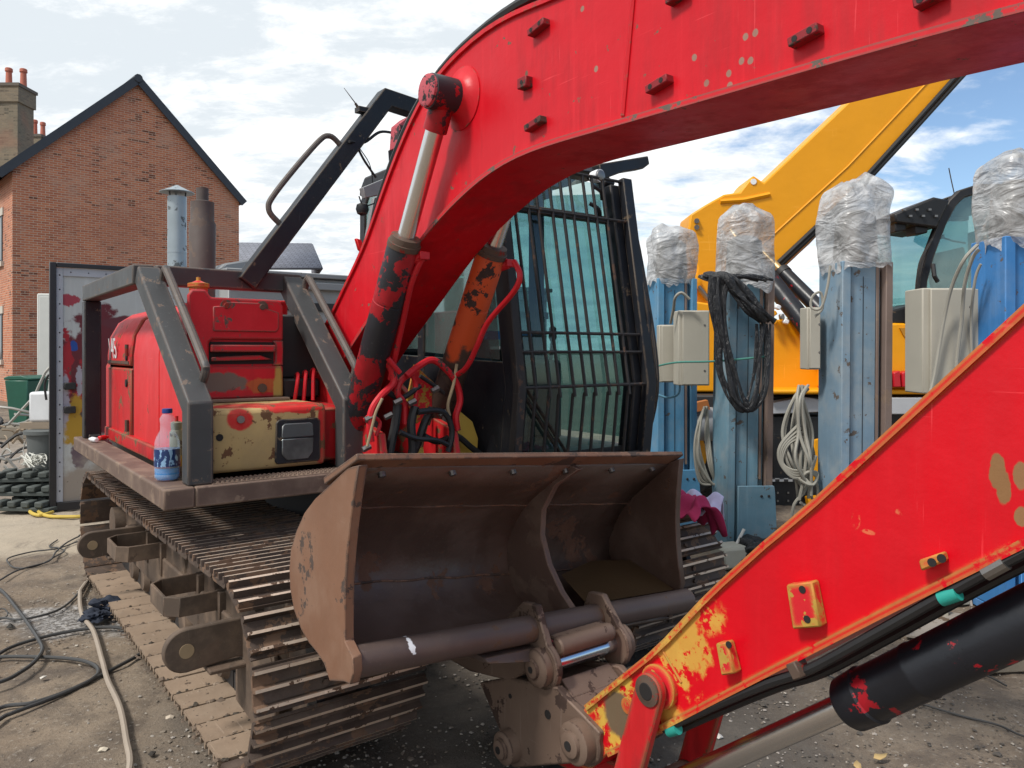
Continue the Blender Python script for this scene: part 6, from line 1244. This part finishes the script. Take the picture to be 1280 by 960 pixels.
slab([(1165, 395), (1180, 388), (1215, 380), (1218, 403), (1165, 403)], 8.4, 9.3, M['seat'], 'console', YC)
MB().tube([yw(1170, 393, 8.5), yw(1182, 365, 8.5), (yw(1190, 345, 8.5))], .012, 6).tube([yw(1180, 342, 8.5), yw(1188, 325, 8.5)], .02, 6).obj('control_lever', M['dark'], YC)
MB().tube([yw(1176, 296, 8.1), yw(1190, 301, 8.1), yw(1207, 304, 8.1)], .01, 6).box(yw(1176, 296, 8.1), (.05, .05, .04)).obj('sun_visor_rod', M['dark'], YC)
MB().tube([yw(1166, 330, 7.9), yw(1168, 345, 7.88), yw(1172, 352, 7.9)], .022, 6).obj('wiper_motor', M['dark'], YC)
MB().tube([yw(1150, 300, 7.95) + Vector((.12, 0, 0)), yw(1150, 330, 7.92), yw(1146, 370, 7.92), yw(1147, 402, 7.95)], .016, 6, 5).obj('cab_handrail', M['black'], YC)
slab([(1118, 267), (1168, 246), (1188, 250), (1180, 268), (1172, 285), (1120, 278)], 7.9, 8.6, M['black'], 'light_bar', YC, bev=.02)
for a_ in ((1119, 276, 1133, 290), (1144, 280, 1160, 293)): slab([(a_[0], a_[1]), (a_[2], a_[1]), (a_[2], a_[3] - 2), (a_[0], a_[3])], 7.95, 8.15, M['black'], 'work_lamp', YC, bev=.012)
MB().tube([yw(1193, 243, 8.4), yw(1189, 225, 8.4), yw(1186, 210, 8.4)], .006, 5).obj('aerial', M['black'], YC)
for k in range(6): MB().box(yw(1130 + k * 8, 262 + (k % 2) * 8, 7.88), (.03, .02, .02)).obj('lamp_bolt', M['steel'], YC)
# cluttered fittings near the turret
for k, (px, py) in enumerate(((962, 385), (967, 392), (972, 384), (977, 396), (968, 402), (982, 402))): MB().box(yw(px, py, 8.3), (.05, .06, .06), Matrix.Rotation(k, 3, 'Y')).obj('valve_fitting', [M['steel'], YEL, M['white']][k % 3], YM, bev=.01)
# ------------------------------------------------------------------ litter under the lifts
def blockT(name, pts, z, h, d_, m, label, cat, rz=0, bev=.006):
    p = g(*pts[0], z); w = pts[1]; o = MB().bx(-w / 2, w / 2, 0, d_, 0, h).obj(name, m, bev=bev, label=label, cat=cat); o.location = p; o.rotation_euler = (0, 0, rz); return o
conc = plain('pale_concrete_block', (.36, .35, .30), .9, 0, .2); tmb = plain('weathered_timber', (.20, .17, .13), .9, 0, .3); lst = paint('dull_steel_section', (.26, .23, .20), .2, chip=(.12, .08, .05), amt=.1, cs=8, rough=.6)
blockT('concrete_block', ((921, 712), .22), 0, .16, .2, conc, 'pale concrete block at the foot of the pale blue lift', 'block', .3, .02)
MB().tube([g(911, 700, .04), g(911, 700, .04) + Vector((.13, .05, .22))], .012, 6).obj('white_rod', plain('white_rod', (.6, .6, .58), .5), label='thin white rod leaning against the pale blue lift', cat='rod')
crumple('black_bag', g(952, 690, .10), (.22, .12, .10), BS, 'crumpled black bag on the ground beside the pale blue lift', 'bag', 5, amp=.5)
o = MB().prism([(0, 0), (.34, 0), (.34, .012), (.012, .012), (.012, .10), (0, .10)], 0, .55).bx(.328, .34, 0, .55, .012, .10).obj('steel_channel', lst, label='short steel channel lying open side up beyond the stick', cat='steel channel'); o.location = g(1132, 796, .01); o.rotation_euler = (0, 0, -.5)
blockT('timber_block', ((1148, 772), .34), 0, .12, .16, conc, 'pale block lying behind the steel channel', 'block', -.2)
blockT('timber_block', ((1190, 758), .30), 0, .2, .2, conc, 'second pale block right of the steel channel under the stick hose', 'block', .2)
blockT('timber_plank', ((1245, 842), .5), 0, .07, .12, tmb, 'grey plank lying right of the bucket ram', 'plank', .1)
blockT('timber_plank', ((1262, 815), .3), 0, .10, .15, tmb, 'short plank stub at the right edge behind the ram', 'plank', .3)
crumple('small_rag', g(975, 672, .04), (.14, .09, .05), tmb, 'brown scrap heap between the lift foot and the stick', 'scrap', 15, amp=.5)
